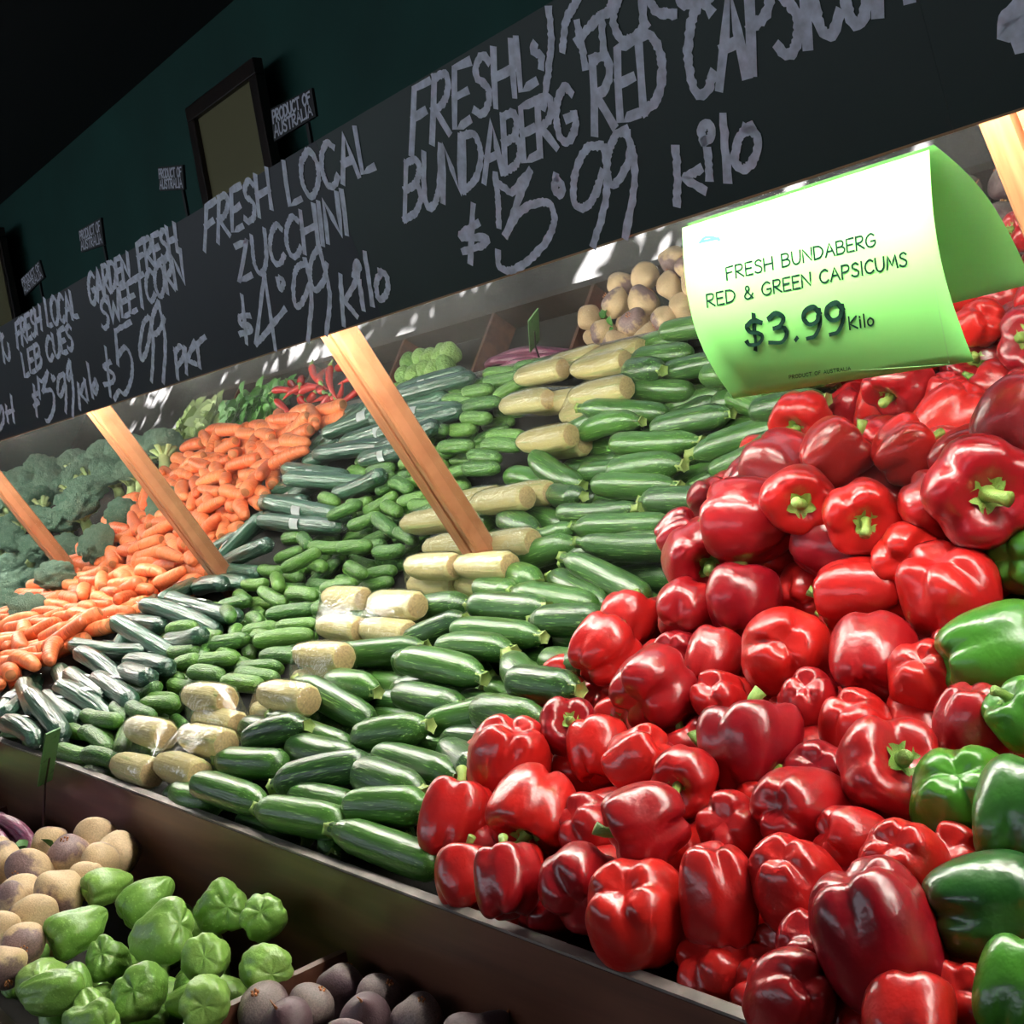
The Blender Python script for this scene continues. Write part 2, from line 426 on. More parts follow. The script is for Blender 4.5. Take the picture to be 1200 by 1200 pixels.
# ------------------------------------------------------------------ the room
X0, X1 = -9.5, 2.6
def slab(name, lo, hi, mt, label, cat='wall', kind='structure'):
    mb = MB(); mb.box(lo, hi)
    o = mb.build(name, mt)
    return tag(o, label, cat, kind=kind)
FRONT_Y = -2.3
slab('floor', (X0, -7, -0.1), (X1, 2.1, 0.0), M_floor, 'dark grey concrete shop floor in front of the stand', 'floor')
slab('ceiling', (X0, FRONT_Y, 2.95), (X1, 2.1, 3.05), M_ceil, 'black ceiling above the produce stand', 'ceiling')
slab('wall_back', (X0, 2.0, 0), (X1, 2.1, 2.95), M_wall, 'dark green wall behind the price boards')
slab('wall_left', (X0 - .1, FRONT_Y, 0), (X0, 2.1, 2.95), M_wall, 'dark green side wall beyond the broccoli')
slab('wall_right', (X1, FRONT_Y, 0), (X1 + .1, 2.1, 2.95), M_wall, 'dark green side wall beyond the capsicums')
WX0, WX1, WZ0, WZ1 = -8.6, 0.7, 1.62, 2.3  # unseen opening, sized for the daylight and sun it lets in
mb = MB()
mb.box((X0, FRONT_Y - .12, 0), (WX0, FRONT_Y, 2.95)); mb.box((WX1, FRONT_Y - .12, 0), (X1, FRONT_Y, 2.95))
mb.box((WX0, FRONT_Y - .12, 0), (WX1, FRONT_Y, WZ0)); mb.box((WX0, FRONT_Y - .12, WZ1), (WX1, FRONT_Y, 2.95))
tag(mb.build('wall_front', M_wall), 'unseen dark front wall, its long high window opening shaped for the daylight', 'wall', kind='structure')

# front board, bed and mirror
mb = MB(); mb.box((-7.6, 0.632, 0.0), (1.2, 0.648, 0.967 - 0.003))
fb = mb.build('front_board', M_board)
tag(fb, 'long dark red-brown board along the front of the upper stand', 'board')
mb = MB(); mb.box((-7.6, 0.633, 0.9642), (1.2, 0.647, 0.967))
mb.build('worn_edge', M_edge, fb)['label'] = 'pale worn top edge of the board'

BED_DEPTH = 0.062
mb = MB()
a0 = bed(0, 0.0, -BED_DEPTH); a1 = bed(0, BED_LEN + .03, -BED_DEPTH - .004)
v = [(-7.6, 0.65, a0[2]), (1.2, 0.65, a0[2]), (1.2, a1[1], a1[2]), (-7.6, a1[1], a1[2])]
vb = [(x, y, z - .02) for x, y, z in v]
mb.add(v + vb, [(0, 1, 2, 3), (7, 6, 5, 4), (0, 4, 5, 1), (1, 5, 6, 2), (2, 6, 7, 3), (3, 7, 4, 0)])
bb = mb.build('display_bed', M_dark)
tag(bb, 'black lined sloping bed under the heaped produce', 'display bed')

POSTS = [-6.32, -5.17, -4.02, -2.87, -1.72, -0.535, 0.65]
def mir(x, t, off=0.0):
    return np.array([x, 0, 0]) + MIR_P + MIR_UP * t + MIR_N * off
names = ['behind the broccoli at the far end', 'behind the broccoli', 'behind the carrots', 'behind the wrapped cucumbers and small cucumbers', 'behind the sweetcorn and zucchini, behind the green price sheet', 'behind the red capsicums']
for i in range(len(POSTS) - 1):
    x0, x1 = POSTS[i], POSTS[i + 1]
    mb = MB()
    q = [mir(x0 + .001, -.055), mir(x1 - .001, -.055), mir(x1 - .001, .64), mir(x0 + .001, .64)]
    qb = [p - MIR_N * .005 for p in q]
    mb.add(q + qb, [(0, 1, 2, 3), (7, 6, 5, 4), (0, 4, 5, 1), (1, 5, 6, 2), (2, 6, 7, 3), (3, 7, 4, 0)])
    o = mb.build('mirror_panel', M_mirror)
    tag(o, 'tilted dusty mirror panel ' + names[i], 'mirror', 'tilted mirror panels above the produce')
pn = ['among the far broccoli', 'behind the broccoli, third of three seen leaning by the greens', 'standing in the broccoli next to the carrots', 'whose foot stands between carrots and wrapped cucumbers', 'whose foot stands between sweetcorn and zucchini', 'beside the green price sheet above the capsicums', 'past the capsicums']
for i, x in enumerate(POSTS):
    mb = MB()
    hw, th = .027, .022
    q = []
    for t in (-.05, .63):
        for dx, of in ((-hw, 0.0), (hw, 0.0), (hw, th * .8), (hw * .85, th), (hw * .40, th), (hw * .33, th * .55), (hw * .22, th * .55), (hw * .15, th), (-hw * .85, th), (-hw, th * .8)):
            q.append(mir(x + dx, t, of))
    f = [tuple(range(10)), tuple(range(19, 9, -1))] + [(k, k + 10, (k + 1) % 10 + 10, (k + 1) % 10) for k in range(10)]
    mb.add(q, f)
    o = mb.build('wooden_post', M_post)
    bmx = bmesh.new(); bmx.from_mesh(o.data); bmesh.ops.recalc_face_normals(bmx, faces=bmx.faces); bmx.to_mesh(o.data); bmx.free()
    tag(o, 'varnished wooden mirror post ' + pn[i], 'post', 'wooden posts between the mirror panels')

# canopy shelf that carries the boards, the lamps and the frames
mb = MB(); mb.box((-7.6, 0.815, 1.775), (1.6, 2.0, 1.795))
tag(mb.build('canopy_shelf', M_frame), 'dark shelf over the mirror, hidden behind the price boards', 'shelf')
for i, x in enumerate([-5.6, -4.35, -3.1, -1.85, -0.6, 0.65]):
    r_ = bpy.data.objects.new('fluorescent_lamp', None); COL.objects.link(r_); r_.location = (x, 0.95, 1.684)
    tag(r_, 'fluorescent tube lamp under the canopy ' + ['past the broccoli', 'over the broccoli', 'over the carrots', 'over the cucumbers', 'over the zucchini and green price sheet', 'over the capsicums'][i], 'lamp', 'fluorescent lamps under the canopy')
    mb = MB(); mb.box((-.6, -.03, 0.005), (.6, .03, .075)); mb.build('lamp_housing', M_lamp_body, r_)
    mb = MB(); mb.tube([(-.58, 0, -.032), (.58, 0, -.032)], .013, 12); mb.build('tube', M_tube, r_, smooth=True)
    mb = MB(); mb.box((-.595, -.012, -.045), (-.58, .012, .005)); mb.box((.58, -.012, -.045), (.595, .012, .005)); mb.build('lamp_holder', M_lamp_body, r_)

# fill panels added on the ceiling, out of view, to light the aisle side
for i, x in enumerate([-4.2, -2.2, -0.2]):
    r_ = bpy.data.objects.new('ceiling_fill_light', None); COL.objects.link(r_); r_.location = (x, -0.75, 2.95)
    tag(r_, 'added flat white fill panel over the aisle ' + ['near the carrots', 'near the sweetcorn', 'near the capsicums'][i], 'ceiling light', 'added fill panels over the aisle')
    mb = MB(); mb.box((-.62, -.17, -.05), (.62, .17, 0)); mb.build('light_frame', M_lamp_body, r_)
    mb = MB(); mb.box((-.58, -.14, -.056), (.58, .14, -.0505)); mb.build('diffuser', M_panel, r_)

# unseen tree, added so its leaves break the sunlight on the floor
mbt = MB()
for k in range(3300):
    p = np.array([rng.uniform(-9.6, 2.0), rng.uniform(-6.6, -4.6), rng.uniform(4.0, 7.0)])
    a = rng.normal(size=3); a /= np.linalg.norm(a); b_ = np.cross(a, rng.normal(size=3)); b_ /= np.linalg.norm(b_)
    l_, w_ = rng.uniform(.12, .24), rng.uniform(.06, .12)
    mbt.add([p - a * l_, p + b_ * w_, p + a * l_, p - b_ * w_], [(0, 1, 2, 3)])
tree = bpy.data.objects.new('dapple_tree', None); COL.objects.link(tree); tree.location = (-2, -5.6, 0)
tag(tree, 'unseen leafy tree added outside to break up the sunlight', 'tree')
o = mbt.build('crown', M_leaf, tree); o.location = (2, 5.6, 0)
mb = MB(); mb.tube([(0, 0, 0), (.05, 0, 1.8), (0, .1, 3.6), (.1, 0, 5.6)], [.16, .13, .10, .05], 12); mb.build('trunk', M_frame, tree, smooth=True)

# ------------------------------------------------------------------ chalkboards and lettering
def at_cb(px, py, off=0.001):
    return hit(px, py, CB_B + CB_N * off, CB_N)

def catmull(p, n=6, closed=False):
    p = [np.array(q, float) for q in p]
    if len(p) < 3: return p
    out = []
    e = [p[0] * 2 - p[1]] + p + [p[-1] * 2 - p[-2]]
    for i in range(1, len(e) - 2):
        for k in range(n):
            t = k / n
            a, b_, c, d_ = e[i - 1], e[i], e[i + 1], e[i + 2]
            out.append(.5 * ((2 * b_) + (c - a) * t + (2 * a - 5 * b_ + 4 * c - d_) * t * t + (3 * b_ - a - 3 * c + d_) * t ** 3))
    out.append(p[-1])
    return out

def ribbon(mb, pts, width, n, thick=0.0006, rough=0.0):
    """a flat painted stroke of some width on a surface with normal n"""
    pts = [np.array(p, float) for p in pts]
    q = [pts[0]]
    for p in pts[1:]:
        if np.linalg.norm(p - q[-1]) > width * .2: q.append(p)
    if len(q) < 2:
        q.append(pts[0] + np.array([width * .5, 0, 0]))
    pts = q; L, R_ = [], []
    for i, p in enumerate(pts):
        t = pts[min(i + 1, len(pts) - 1)] - pts[max(i - 1, 0)]
        t /= np.linalg.norm(t) + 1e-12
        s = np.cross(n, t); s /= np.linalg.norm(s) + 1e-12
        e = t * width * .45 * ((i == len(pts) - 1) - (i == 0.0))
        wl = width * .5 * (1 + rough * rng.uniform(-1, 1)); wr = width * .5 * (1 + rough * rng.uniform(-1, 1))
        L.append(p + s * wl + e + n * thick); R_.append(p - s * wr + e + n * thick)
    k = len(pts)
    mb.add(L + R_, [(i, i + k, i + 1 + k, i + 1) for i in range(k - 1)])

# single-stroke letters in a unit box; 'c' marks a curved stroke
GL = {
 'A': (.8, [('l', (0, 0), (.4, 1), (.8, 0)), ('l', (.15, .38), (.65, .38))]),
 'B': (.7, [('l', (0, 0), (0, 1)), ('c', (0, 1), (.45, .98), (.6, .78), (.45, .56), (0, .52)), ('c', (0, .52), (.5, .5), (.7, .27), (.5, .03), (0, 0))]),
 'C': (.72, [('c', (.7, .85), (.45, 1), (.12, .8), (0, .45), (.15, .1), (.45, 0), (.72, .15))]),
 'D': (.78, [('l', (0, 0), (0, 1)), ('c', (0, 1), (.5, .93), (.78, .55), (.55, .12), (0, 0))]),
 'E': (.6, [('l', (.6, 1), (0, 1), (0, 0), (.6, 0)), ('l', (0, .52), (.5, .52))]),
 'F': (.6, [('l', (.6, 1), (0, .97), (0, 0)), ('l', (0, .52), (.48, .55))]),
 'G': (.8, [('c', (.72, .85), (.45, 1), (.1, .78), (0, .42), (.15, .08), (.5, 0), (.78, .2), (.78, .42)), ('l', (.78, .42), (.45, .42))]),
 'H': (.75, [('l', (0, 0), (0, 1)), ('l', (.75, 0), (.75, 1)), ('l', (0, .5), (.75, .5))]),
 'I': (.15, [('l', (.07, 0), (.07, 1))]),
 'K': (.65, [('l', (0, 0), (0, 1)), ('l', (.62, .95), (0, .45), (.65, 0))]),
 'L': (.6, [('l', (0, 1), (.02, 0), (.6, .03))]),
 'M': (.95, [('l', (0, 0), (.15, 1), (.47, .2), (.8, 1), (.95, 0))]),
 'N': (.78, [('l', (0, 0), (0, 1), (.75, 0), (.78, 1))]),
 'O': (.85, [('c', (.42, 1), (.08, .8), (0, .42), (.2, .05), (.5, .02), (.82, .3), (.83, .7), (.6, .97), (.42, 1))]),
 'P': (.65, [('l', (0, 0), (.02, 1)), ('c', (.02, 1), (.5, .98), (.65, .75), (.5, .52), (.02, .45))]),
 'R': (.68, [('l', (0, 0), (.02, 1)), ('c', (.02, 1), (.5, .98), (.62, .76), (.45, .54), (.02, .48)), ('l', (.1, .48), (.68, 0))]),
 'S': (.62, [('c', (.6, .86), (.38, 1), (.1, .88), (.12, .65), (.4, .5), (.6, .3), (.5, .05), (.22, 0), (0, .12))]),
 'T': (.8, [('l', (0, 1), (.8, 1)), ('l', (.4, 1), (.4, 0))]),
 'U': (.75, [('c', (0, 1), (.02, .35), (.2, .02), (.5, .02), (.7, .3), (.75, 1))]),
 'V': (.75, [('l', (0, 1), (.38, 0), (.75, 1))]),
 'W': (1.0, [('l', (0, 1), (.25, 0), (.5, .7), (.75, 0), (1.0, 1))]),
 'Y': (.7, [('l', (0, 1), (.35, .5)), ('l', (.7, 1), (.25, 0))]),
 'Z': (.7, [('l', (0, .95), (.66, 1), (0, 0), (.7, .03))]),
 '&': (.75, [('c', (.75, .35), (.5, .05), (.2, 0), (.02, .2), (.15, .45), (.45, .7), (.4, .95), (.2, .95), (.18, .7), (.4, .4), (.72, 0))]),
 '3': (.6, [('c', (.03, .88), (.3, 1), (.55, .8), (.4, .58), (.2, .53)), ('c', (.2, .53), (.5, .5), (.6, .27), (.4, .03), (0, .08))]),
 '9': (.6, [('c', (.58, .75), (.4, .98), (.1, .9), (.02, .65), (.2, .45), (.45, .5), (.58, .75)), ('c', (.58, .85), (.57, .4), (.35, .05), (.1, 0))]),
 '$': (.6, [('c', (.55, .8), (.3, .9), (.05, .75), (.15, .55), (.4, .48), (.55, .3), (.4, .12), (.1, .12), (0, .22)), ('l', (.33, 1.08), (.27, -.08))]),
 '.': (.2, [('l', (.08, .02), (.12, .06))]),
 'i': (.15, [('l', (.07, 0), (.07, .6)), ('l', (.07, .83), (.07, .87))]),
 'l': (.15, [('l', (.07, 0), (.07, 1))]),
 'o': (.5, [('c', (.25, .62), (.04, .45), (.04, .15), (.25, 0), (.46, .15), (.46, .45), (.25, .62))]),
 'r': (.35, [('l', (0, 0), (0, .6)), ('c', (0, .4), (.15, .58), (.35, .56))]),
 'u': (.45, [('c', (0, .6), (.02, .15), (.2, 0), (.42, .15), (.45, .6)), ('l', (.45, .6), (.46, 0))]),
 't': (.4, [('l', (.2, .9), (.22, .05), (.4, .02)), ('l', (0, .62), (.4, .62))]),
 'e': (.48, [('c', (.03, .3), (.45, .35), (.38, .58), (.15, .58), (.02, .3), (.15, .03), (.45, .08))]),
 'g': (.48, [('c', (.45, .55), (.2, .62), (.02, .35), (.15, .05), (.42, .2)), ('c', (.45, .6), (.46, -.1), (.3, -.32), (.05, -.25))]),
 'a': (.48, [('c', (.44, .5), (.2, .62), (.02, .3), (.15, 0), (.42, .2)), ('l', (.46, .6), (.46, 0))]),
 'k': (.45, [('l', (0, 0), (0, 1)), ('l', (.42, .6), (0, .28), (.45, 0))]),
 ' ': (.4, []),
}

def text_px(text, p0, p1, up0, up1, gap=.28):
    """strokes in picture points: baseline p0->p1, height vectors at both ends"""
    tot = sum(GL[c][0] + gap for c in text) - gap
    p0, p1, up0, up1 = map(lambda a: np.array(a, float), (p0, p1, up0, up1))
    out = []; x = 0
    for c in text:
        wd, st = GL[c]
        for s in st:
            pts = []
            src = catmull([(a, b_) for a, b_ in s[1:]], 5) if s[0] == 'c' else s[1:]
            for a, b_ in src:
                u = (x + a) / tot
                pts.append(p0 + (p1 - p0) * u + (up0 + (up1 - up0) * u) * b_)
            out.append(pts)
        x += wd + gap
    return out

def dense(pts, n=4):
    out = []
    for a, b_ in zip(pts[:-1], pts[1:]):
        for k in range(n): out.append(np.array(a, float) + (np.array(b_, float) - np.array(a, float)) * k / n)
    out.append(np.array(pts[-1], float))
    return out

def C(ox, oy, sc, *pts, curve=True):
    q = [np.array((ox + x / sc, oy + y / sc)) for x, y in pts]
    return catmull(q, 5) if curve and len(q) > 2 else dense(q, 4)

def chalk(parent, name, strokes, width, label=None):
    mb = MB()
    for k, s in enumerate(strokes):
        ribbon(mb, [at_cb(p[0], p[1], 0.0004 + 0.00003 * k) for p in dense(s, 2)], width, CB_N, 0.0, rough=0.22)
    o = mb.build(name, M_chalk, parent)
    if label: o['label'] = label
    return o

seams = [at_cb(-190, 560)[0], at_cb(14, 508)[0], at_cb(106, 480)[0], at_cb(236, 440)[0], at_cb(447, 372)[0], at_cb(1116, 152)[0], 1.35]
cb_lab = ['black chalkboard whose chalk writing is cut off, past the cucumber board', 'black chalkboard chalked with lebanese cucumbers at 3.99 a kilo', 'black chalkboard chalked garden fresh sweetcorn at 5.99 a packet', 'black chalkboard chalked fresh local zucchini at 4.99 a kilo', 'long chalkboard chalked freshly picked red capsicum at 3.99 a kilo', 'chalkboard with a cut-off dollar sign above the green price sheet']
CBS = []
for i in range(6):
    x0, x1 = seams[i] + .0001, seams[i + 1] - .0001
    mb = MB()
    q = [np.array([x, 0, 0]) + CB_B + CB_UP * u + CB_N * of for of in (0, -.012) for x, u in ((x0, 0.002), (x1, 0.002), (x1, CB_H), (x0, CB_H))]
    mb.add(q, [(0, 1, 2, 3), (7, 6, 5, 4), (0, 4, 5, 1), (1, 5, 6, 2), (2, 6, 7, 3), (3, 7, 4, 0)])
    o = mb.build('chalkboard', M_chalk_glow if i >= 4 else M_chalkb)
    tag(o, cb_lab[i], 'chalkboard', 'chalkboards in a row above the mirror')
    mb = MB()
    q = [np.array([x, 0, 0]) + CB_B + CB_UP * u + CB_N * of for of in (0, -.012) for x, u in ((x0, 0), (x1, 0), (x1, .002), (x0, .002))]
    mb.add(q, [(0, 1, 2, 3), (7, 6, 5, 4), (0, 4, 5, 1), (1, 5, 6, 2), (2, 6, 7, 3), (3, 7, 4, 0)])
    mb.build('lit_wooden_rim', M_cbedge, o)
    CBS.append(o)

# capsicum board
b = CBS[4]
P3 = lambda *p, **k: C(450, 0, 3.75, *p, **k)
P4 = lambda *p, **k: C(640, 0, 1200 / 560, *p, **k)
W1 = .0088
chalk(b, 'chalk_line', text_px('FRESHL', (482, 180), (627, 97), (4, -78), (-6, -58), gap=.22) + [P3((725, 45), (735, 180), (720, 330), (700, 470)), P3((662, 200), (655, 225), (690, 245), (690, 290))]
      + [P3((785, 215), (800, 90), (850, 0)), P3((850, 105), (868, 200), (885, 290)), P3((850, 180), (930, 90), (985, 50), (1000, 0)), P3((955, 70), (965, 220)), P4((180, 0), (168, 50), (190, 100), (225, 90), (250, 60)), P4((240, -20), (245, 70)), P4((250, -10), (280, 30), (320, 35)), P4((330, -20), (340, 10), (385, 5)), P4((440, -40), (405, 0), (410, -30))], W1)
chalk(b, 'chalk_line', text_px('BUNDABERG', (474, 257), (676, 160), (2, -66), (-6, -62), gap=.12), W1)
chalk(b, 'chalk_line', text_px('RED', (697, 155), (780, 120), (-3, -84), (-8, -88), gap=.25) + text_px('CAPSICUM', (808, 118), (1066, -3), (-4, -108), (-10, -120), gap=.16), W1 * 1.1)
chalk(b, 'chalk_price', [P3((390, 905), (380, 1150)), P3((411, 980), (350, 1020), (345, 1045), (445, 1045), (440, 1075), (350, 1105)),
      P3((490, 770), (500, 880), (505, 990)), P3((495, 800), (560, 850), (640, 755), curve=False), P3((640, 755), (590, 880), (535, 1030), curve=False),
      P3((535, 1030), (600, 930), (680, 890), (735, 905), (745, 990), (690, 1090), (600, 1170), (540, 1190), (505, 1165), (500, 1110)),
      P3((755, 775), (750, 830), (770, 855), (785, 820), (760, 785)),
      P3((955, 640), (890, 655), (840, 760), (835, 880), (870, 915), (920, 870), (960, 760)), P3((965, 650), (980, 760), (970, 900), (920, 1075)),
      P3((1070, 590), (1020, 590), (985, 680), (985, 780), (1015, 810), (1070, 720), (1085, 650)), P3((1060, 570), (1100, 700), (1095, 860), (1060, 1035)),
      P4((325, 375), (330, 440), (328, 510)), P4((385, 425), (345, 448), (395, 475), curve=False), P4((395, 355), (390, 325), (408, 312), (415, 340), (395, 358)), P4((405, 380), (410, 445)), P4((445, 295), (455, 450)), P4((515, 318), (482, 350), (475, 405), (500, 425), (528, 385), (530, 340), (500, 322))], W1)
b = CBS[5]
P5 = lambda *p, **k: C(1000, 0, 6, *p, **k)
chalk(b, 'chalk_price', [P5((1250, -20), (1130, 80), (1060, 210), (1180, 190), (1260, 160)), P5((1180, 230), (1190, 330))], .014)
# zucchini board
b = CBS[3]
P2 = lambda *p, **k: C(210, 130, 4, *p, **k)
W2 = .0092
chalk(b, 'chalk_line', text_px('FRESH', (240, 293), (318, 243), (2, -52), (-6, -44), gap=.2) + text_px('LOCAL', (339, 241), (438, 197), (-7, -50), (-9, -52), gap=.2), W2)
chalk(b, 'chalk_line', text_px('ZUCCHINI', (280, 331), (408, 272), (-4, -44), (-6, -48), gap=.2), W2)
chalk(b, 'chalk_price', [P2((295, 870), (315, 1085)), P2((330, 960), (285, 965), (290, 1000), (330, 1005), (335, 1030), (285, 1045)),
      P2((400, 765), (360, 1090), curve=False), P2((360, 1090), (400, 1050), (495, 930)), P2((400, 765), (450, 1115), curve=False), P2((460, 790), (475, 840), (490, 800), (470, 780)),
      P2((590, 715), (550, 740), (535, 830), (545, 910), (575, 900), (610, 820)), P2((590, 700), (620, 850), (605, 1075)),
      P2((655, 640), (620, 700), (615, 790), (640, 840), (680, 790), (690, 720)), P2((655, 640), (705, 850), (690, 1045)),
      P2((755, 775), (770, 1000)), P2((835, 790), (775, 890), (830, 960), curve=False), P2((820, 775), (828, 715), (845, 720), (838, 765)), P2((845, 800), (862, 925)), P2((870, 670), (905, 905)), P2((950, 758), (925, 800), (930, 870), (955, 880), (978, 830), (970, 770), (940, 755))], W2)
# sweetcorn board
b = CBS[2]
P1 = lambda *p, **k: C(0, 240, 4.2875, *p, **k)
W3 = .0098
chalk(b, 'chalk_line', text_px('GARDEN', (106, 358), (152, 325), (-4, -36), (-3, -28), gap=.12) + text_px('FRESH', (164, 320), (208, 294), (-4, -34), (-4, -31), gap=.12), W3)
chalk(b, 'chalk_line', text_px('SWEETCORN', (120, 386), (216, 331), (-3, -32), (-5, -38), gap=.12), W3)
chalk(b, 'chalk_price', [P1((530, 720), (555, 960)), P1((555, 790), (520, 815), (570, 850), (565, 890), (525, 905)),
      P1((655, 588), (580, 635), curve=False), P1((580, 635), (592, 800), curve=False), P1((592, 760), (630, 715), (662, 780), (660, 870), (630, 950), (600, 935), (575, 975)),
      P1((745, 565), (720, 600), (702, 720), (712, 780), (740, 720), (758, 610)), P1((755, 570), (770, 700), (762, 885)), P1((795, 490), (770, 550), (762, 640), (795, 640), (825, 570)), P1((797, 490), (830, 680), (820, 890)),
      P1((880, 730), (893, 870)), P1((880, 740), (908, 710), (925, 755), (890, 815)), P1((930, 720), (938, 845)), P1((978, 690), (938, 780), (985, 800), curve=False), P1((960, 725), (1029, 665), curve=False), P1((990, 700), (1003, 812))], W3)
# lebanese cucumber board
b = CBS[1]
W4 = .0100
chalk(b, 'chalk_line', text_px('FRESH', (21, 408), (49, 386), (-3, -29), (-3, -27), gap=.12) + text_px('LOCAL', (56, 383), (91, 371), (-4, -32), (-4, -30), gap=.12), W4)
chalk(b, 'chalk_line', text_px('LEB', (29, 443), (49, 428), (-4, -28), (-3, -26), gap=.2) + text_px('CUES', (56, 424), (86, 408), (-3, -27), (-4, -28), gap=.2), W4)
chalk(b, 'chalk_price', [P1((170, 910), (185, 1060)), P1((190, 945), (165, 965), (195, 990), (170, 1010)), P1((190, 870), (200, 970)), P1((195, 880), (215, 890), (240, 840), curve=False), P1((240, 840), (215, 940), curve=False), P1((217, 935), (262, 935), (272, 1010), (248, 1080), (232, 1085)),
      P1((262, 860), (265, 885), (272, 865)), P1((320, 850), (295, 870), (290, 940), (305, 960), (328, 900)), P1((322, 850), (332, 940), (330, 1040)), P1((350, 785), (338, 830), (342, 880), (360, 850)), P1((350, 785), (368, 930), (365, 1060)),
      P1((392, 900), (402, 1025)), P1((425, 890), (402, 950), (435, 985), curve=False), P1((425, 880), (440, 975)), P1((440, 800), (465, 965)), P1((480, 880), (468, 920), (478, 950), (490, 910), (480, 880))], W4)
b = CBS[0]
chalk(b, 'chalk_line', [P1((-20, 700), (15, 655)), P1((5, 650), (22, 790)), P1((20, 740), (40, 780), (48, 750), (40, 700))], W4)
chalk(b, 'chalk_line', [P1((-10, 1060), (10, 1010), (18, 1080), (0, 1130)), P1((30, 1010), (40, 1090)), P1((55, 960), (70, 1090)), P1((30, 1050), (68, 1030))], W4)

# ------------------------------------------------------------------ small tags on stakes above the boards, and the frames
def small_tag(quad, y, foot, label, stake_px):
    r_ = bpy.data.objects.new('origin_tag', None); COL.objects.link(r_)
    P = [at_y(px, py, y) for px, py in quad]            # TL TR BR BL
    c = sum(P) / 4
    r_.location = (c[0], y, 1.795)
    base = np.array([c[0], y, 1.795])
    tag(r_, label, 'price tag', 'origin tags on stakes above the chalkboards')
    nrm = np.array([0, -1.0, 0])
    mb = MB()
    q = [p - base for p in P]; qb = [p + np.array([0, .006, 0]) for p in q]
    mb.add(q + qb, [(3, 2, 1, 0), (4, 5, 6, 7), (0, 1, 5, 4), (1, 2, 6, 5), (2, 3, 7, 6), (3, 0, 4, 7)])
    mb.build('tag_plate', M_black, r_)
    mb = MB()
    uv = lambda u, v: q[0] * (1 - u) * (1 - v) + q[1] * u * (1 - v) + q[2] * u * v + q[3] * (1 - u) * v
    for (txt, v0, v1) in (('PRODUCT OF', .10, .46), ('AUSTRALIA', .54, .90)):
        for s in text_px(txt, (.05, v1), (.95, v1), (0, v0 - v1), (0, v0 - v1), gap=.2):
            ribbon(mb, [uv(a[0], a[1]) + nrm * .001 for a in s], np.linalg.norm(q[0] - q[3]) * .075, nrm)
    mb.build('tag_lettering', M_white, r_)
    mb = MB()
    a = at_y(*stake_px[0], y) - base; 
    mb.box((a[0] - .005, .0062, 1e-4), (a[0] + .005, .012, max(q[0][2], q[1][2]) * 1.0 if False else a[2] + .01)); mb.build('stake', M_black, r_)

small_tag([(317, 128), (365, 103), (370, 136), (321, 166)], 1.25, None, 'small black white-lettered tag on a stake beside the picture, over the zucchini board', [(357, 150)])
small_tag([(185, 196), (214, 193), (216, 222), (187, 224)], 1.25, None, 'small lettered tag on a stake by the picture frame, over the sweetcorn board', [(211, 226)])
small_tag([(92, 270), (118, 255), (122, 287), (95, 296)], 1.25, None, 'small lettered tag on a stake against the bare green wall', [(119, 292)])
small_tag([(24, 327), (46, 305), (52, 325), (29, 347)], 1.25, None, 'small lettered tag on a stake over the cucumber board', [(44, 335)])

def picture(quad_in, y, wfr, label):
    P = [at_y(px, py, y) for px, py in quad_in]
    x0 = (P[0][0] + P[3][0]) / 2; x1 = (P[1][0] + P[2][0]) / 2; z1 = (P[0][2] + P[1][2]) / 2; z0 = 1.795 + wfr
    r_ = bpy.data.objects.new('picture_frame', None); COL.objects.link(r_); r_.location = ((x0 + x1) / 2, y, 1.795)
    hx, hz = (x1 - x0) / 2, z1 - 1.795
    tag(r_, label, 'picture')
    mb = MB()
    mb.box((-hx - wfr, -.015, 0), (hx + wfr, .02, wfr)); mb.box((-hx - wfr, -.015, hz), (hx + wfr, .02, hz + wfr))
    mb.box((-hx - wfr, -.015, wfr), (-hx, .02, hz)); mb.box((hx, -.015, wfr), (hx + wfr, .02, hz))
    mb.build('frame', M_frame, r_, bevel=.004)
    mb = MB(); mb.box((-hx, .004, wfr), (hx, .012, hz)); mb.build('print', M_print, r_)
picture([(232, 140), (297, 90), (312, 195), (247, 231)], 1.9, .05, 'dark framed faded landscape print leaning on the green wall')
picture([(-75, 330), (2, 290), (8, 330), (-70, 380)], 1.9, .05, 'dark picture frame cut off by the photo edge, above the cucumber board')

# ------------------------------------------------------------------ the green price sheet, taped to the top of the mirror
CY = 1.051
tl, tr_, br, bl = at_y(800, 265, CY), at_y(1090, 178, CY), at_y(1125, 435, CY), at_y(830, 465, CY)
cx0, cx1 = (tl[0] + bl[0]) / 2, (tr_[0] + br[0]) / 2
cz1, cz0 = (tl[2] + tr_[2]) / 2, (bl[2] + br[2]) / 2
cz1 = min(cz1, 1.638)
card = bpy.data.objects.new('price_card', None); COL.objects.link(card); card.location = (cx0, CY, cz0)
cb0 = np.array([cx0, CY, cz0])
tag(card, 'bright green price sheet printed red and green capsicums, hanging from the mirror top', 'price card')
NV, NU = 20, 10
def front(u, v):
    y = CY + .026 * v - .020 * math.sin(PI * v) + .020 * (1 - u) * max(0, v - .55) ** 2 * 4
    return np.array([cx0 + (cx1 - cx0) * u, y, cz1 + (cz0 - cz1) * v])
v = [front(i / NU, j / NV) - cb0 for j in range(NV + 1) for i in range(NU + 1)]
f = [(j * (NU + 1) + i, j * (NU + 1) + i + 1, (j + 1) * (NU + 1) + i + 1, (j + 1) * (NU + 1) + i) for j in range(NV) for i in range(NU)]
o = new_obj('paper', mesh_from('paper', v, f), M_paper, card)
so = o.modifiers.new('thickness', 'SOLIDIFY'); so.thickness = .0004
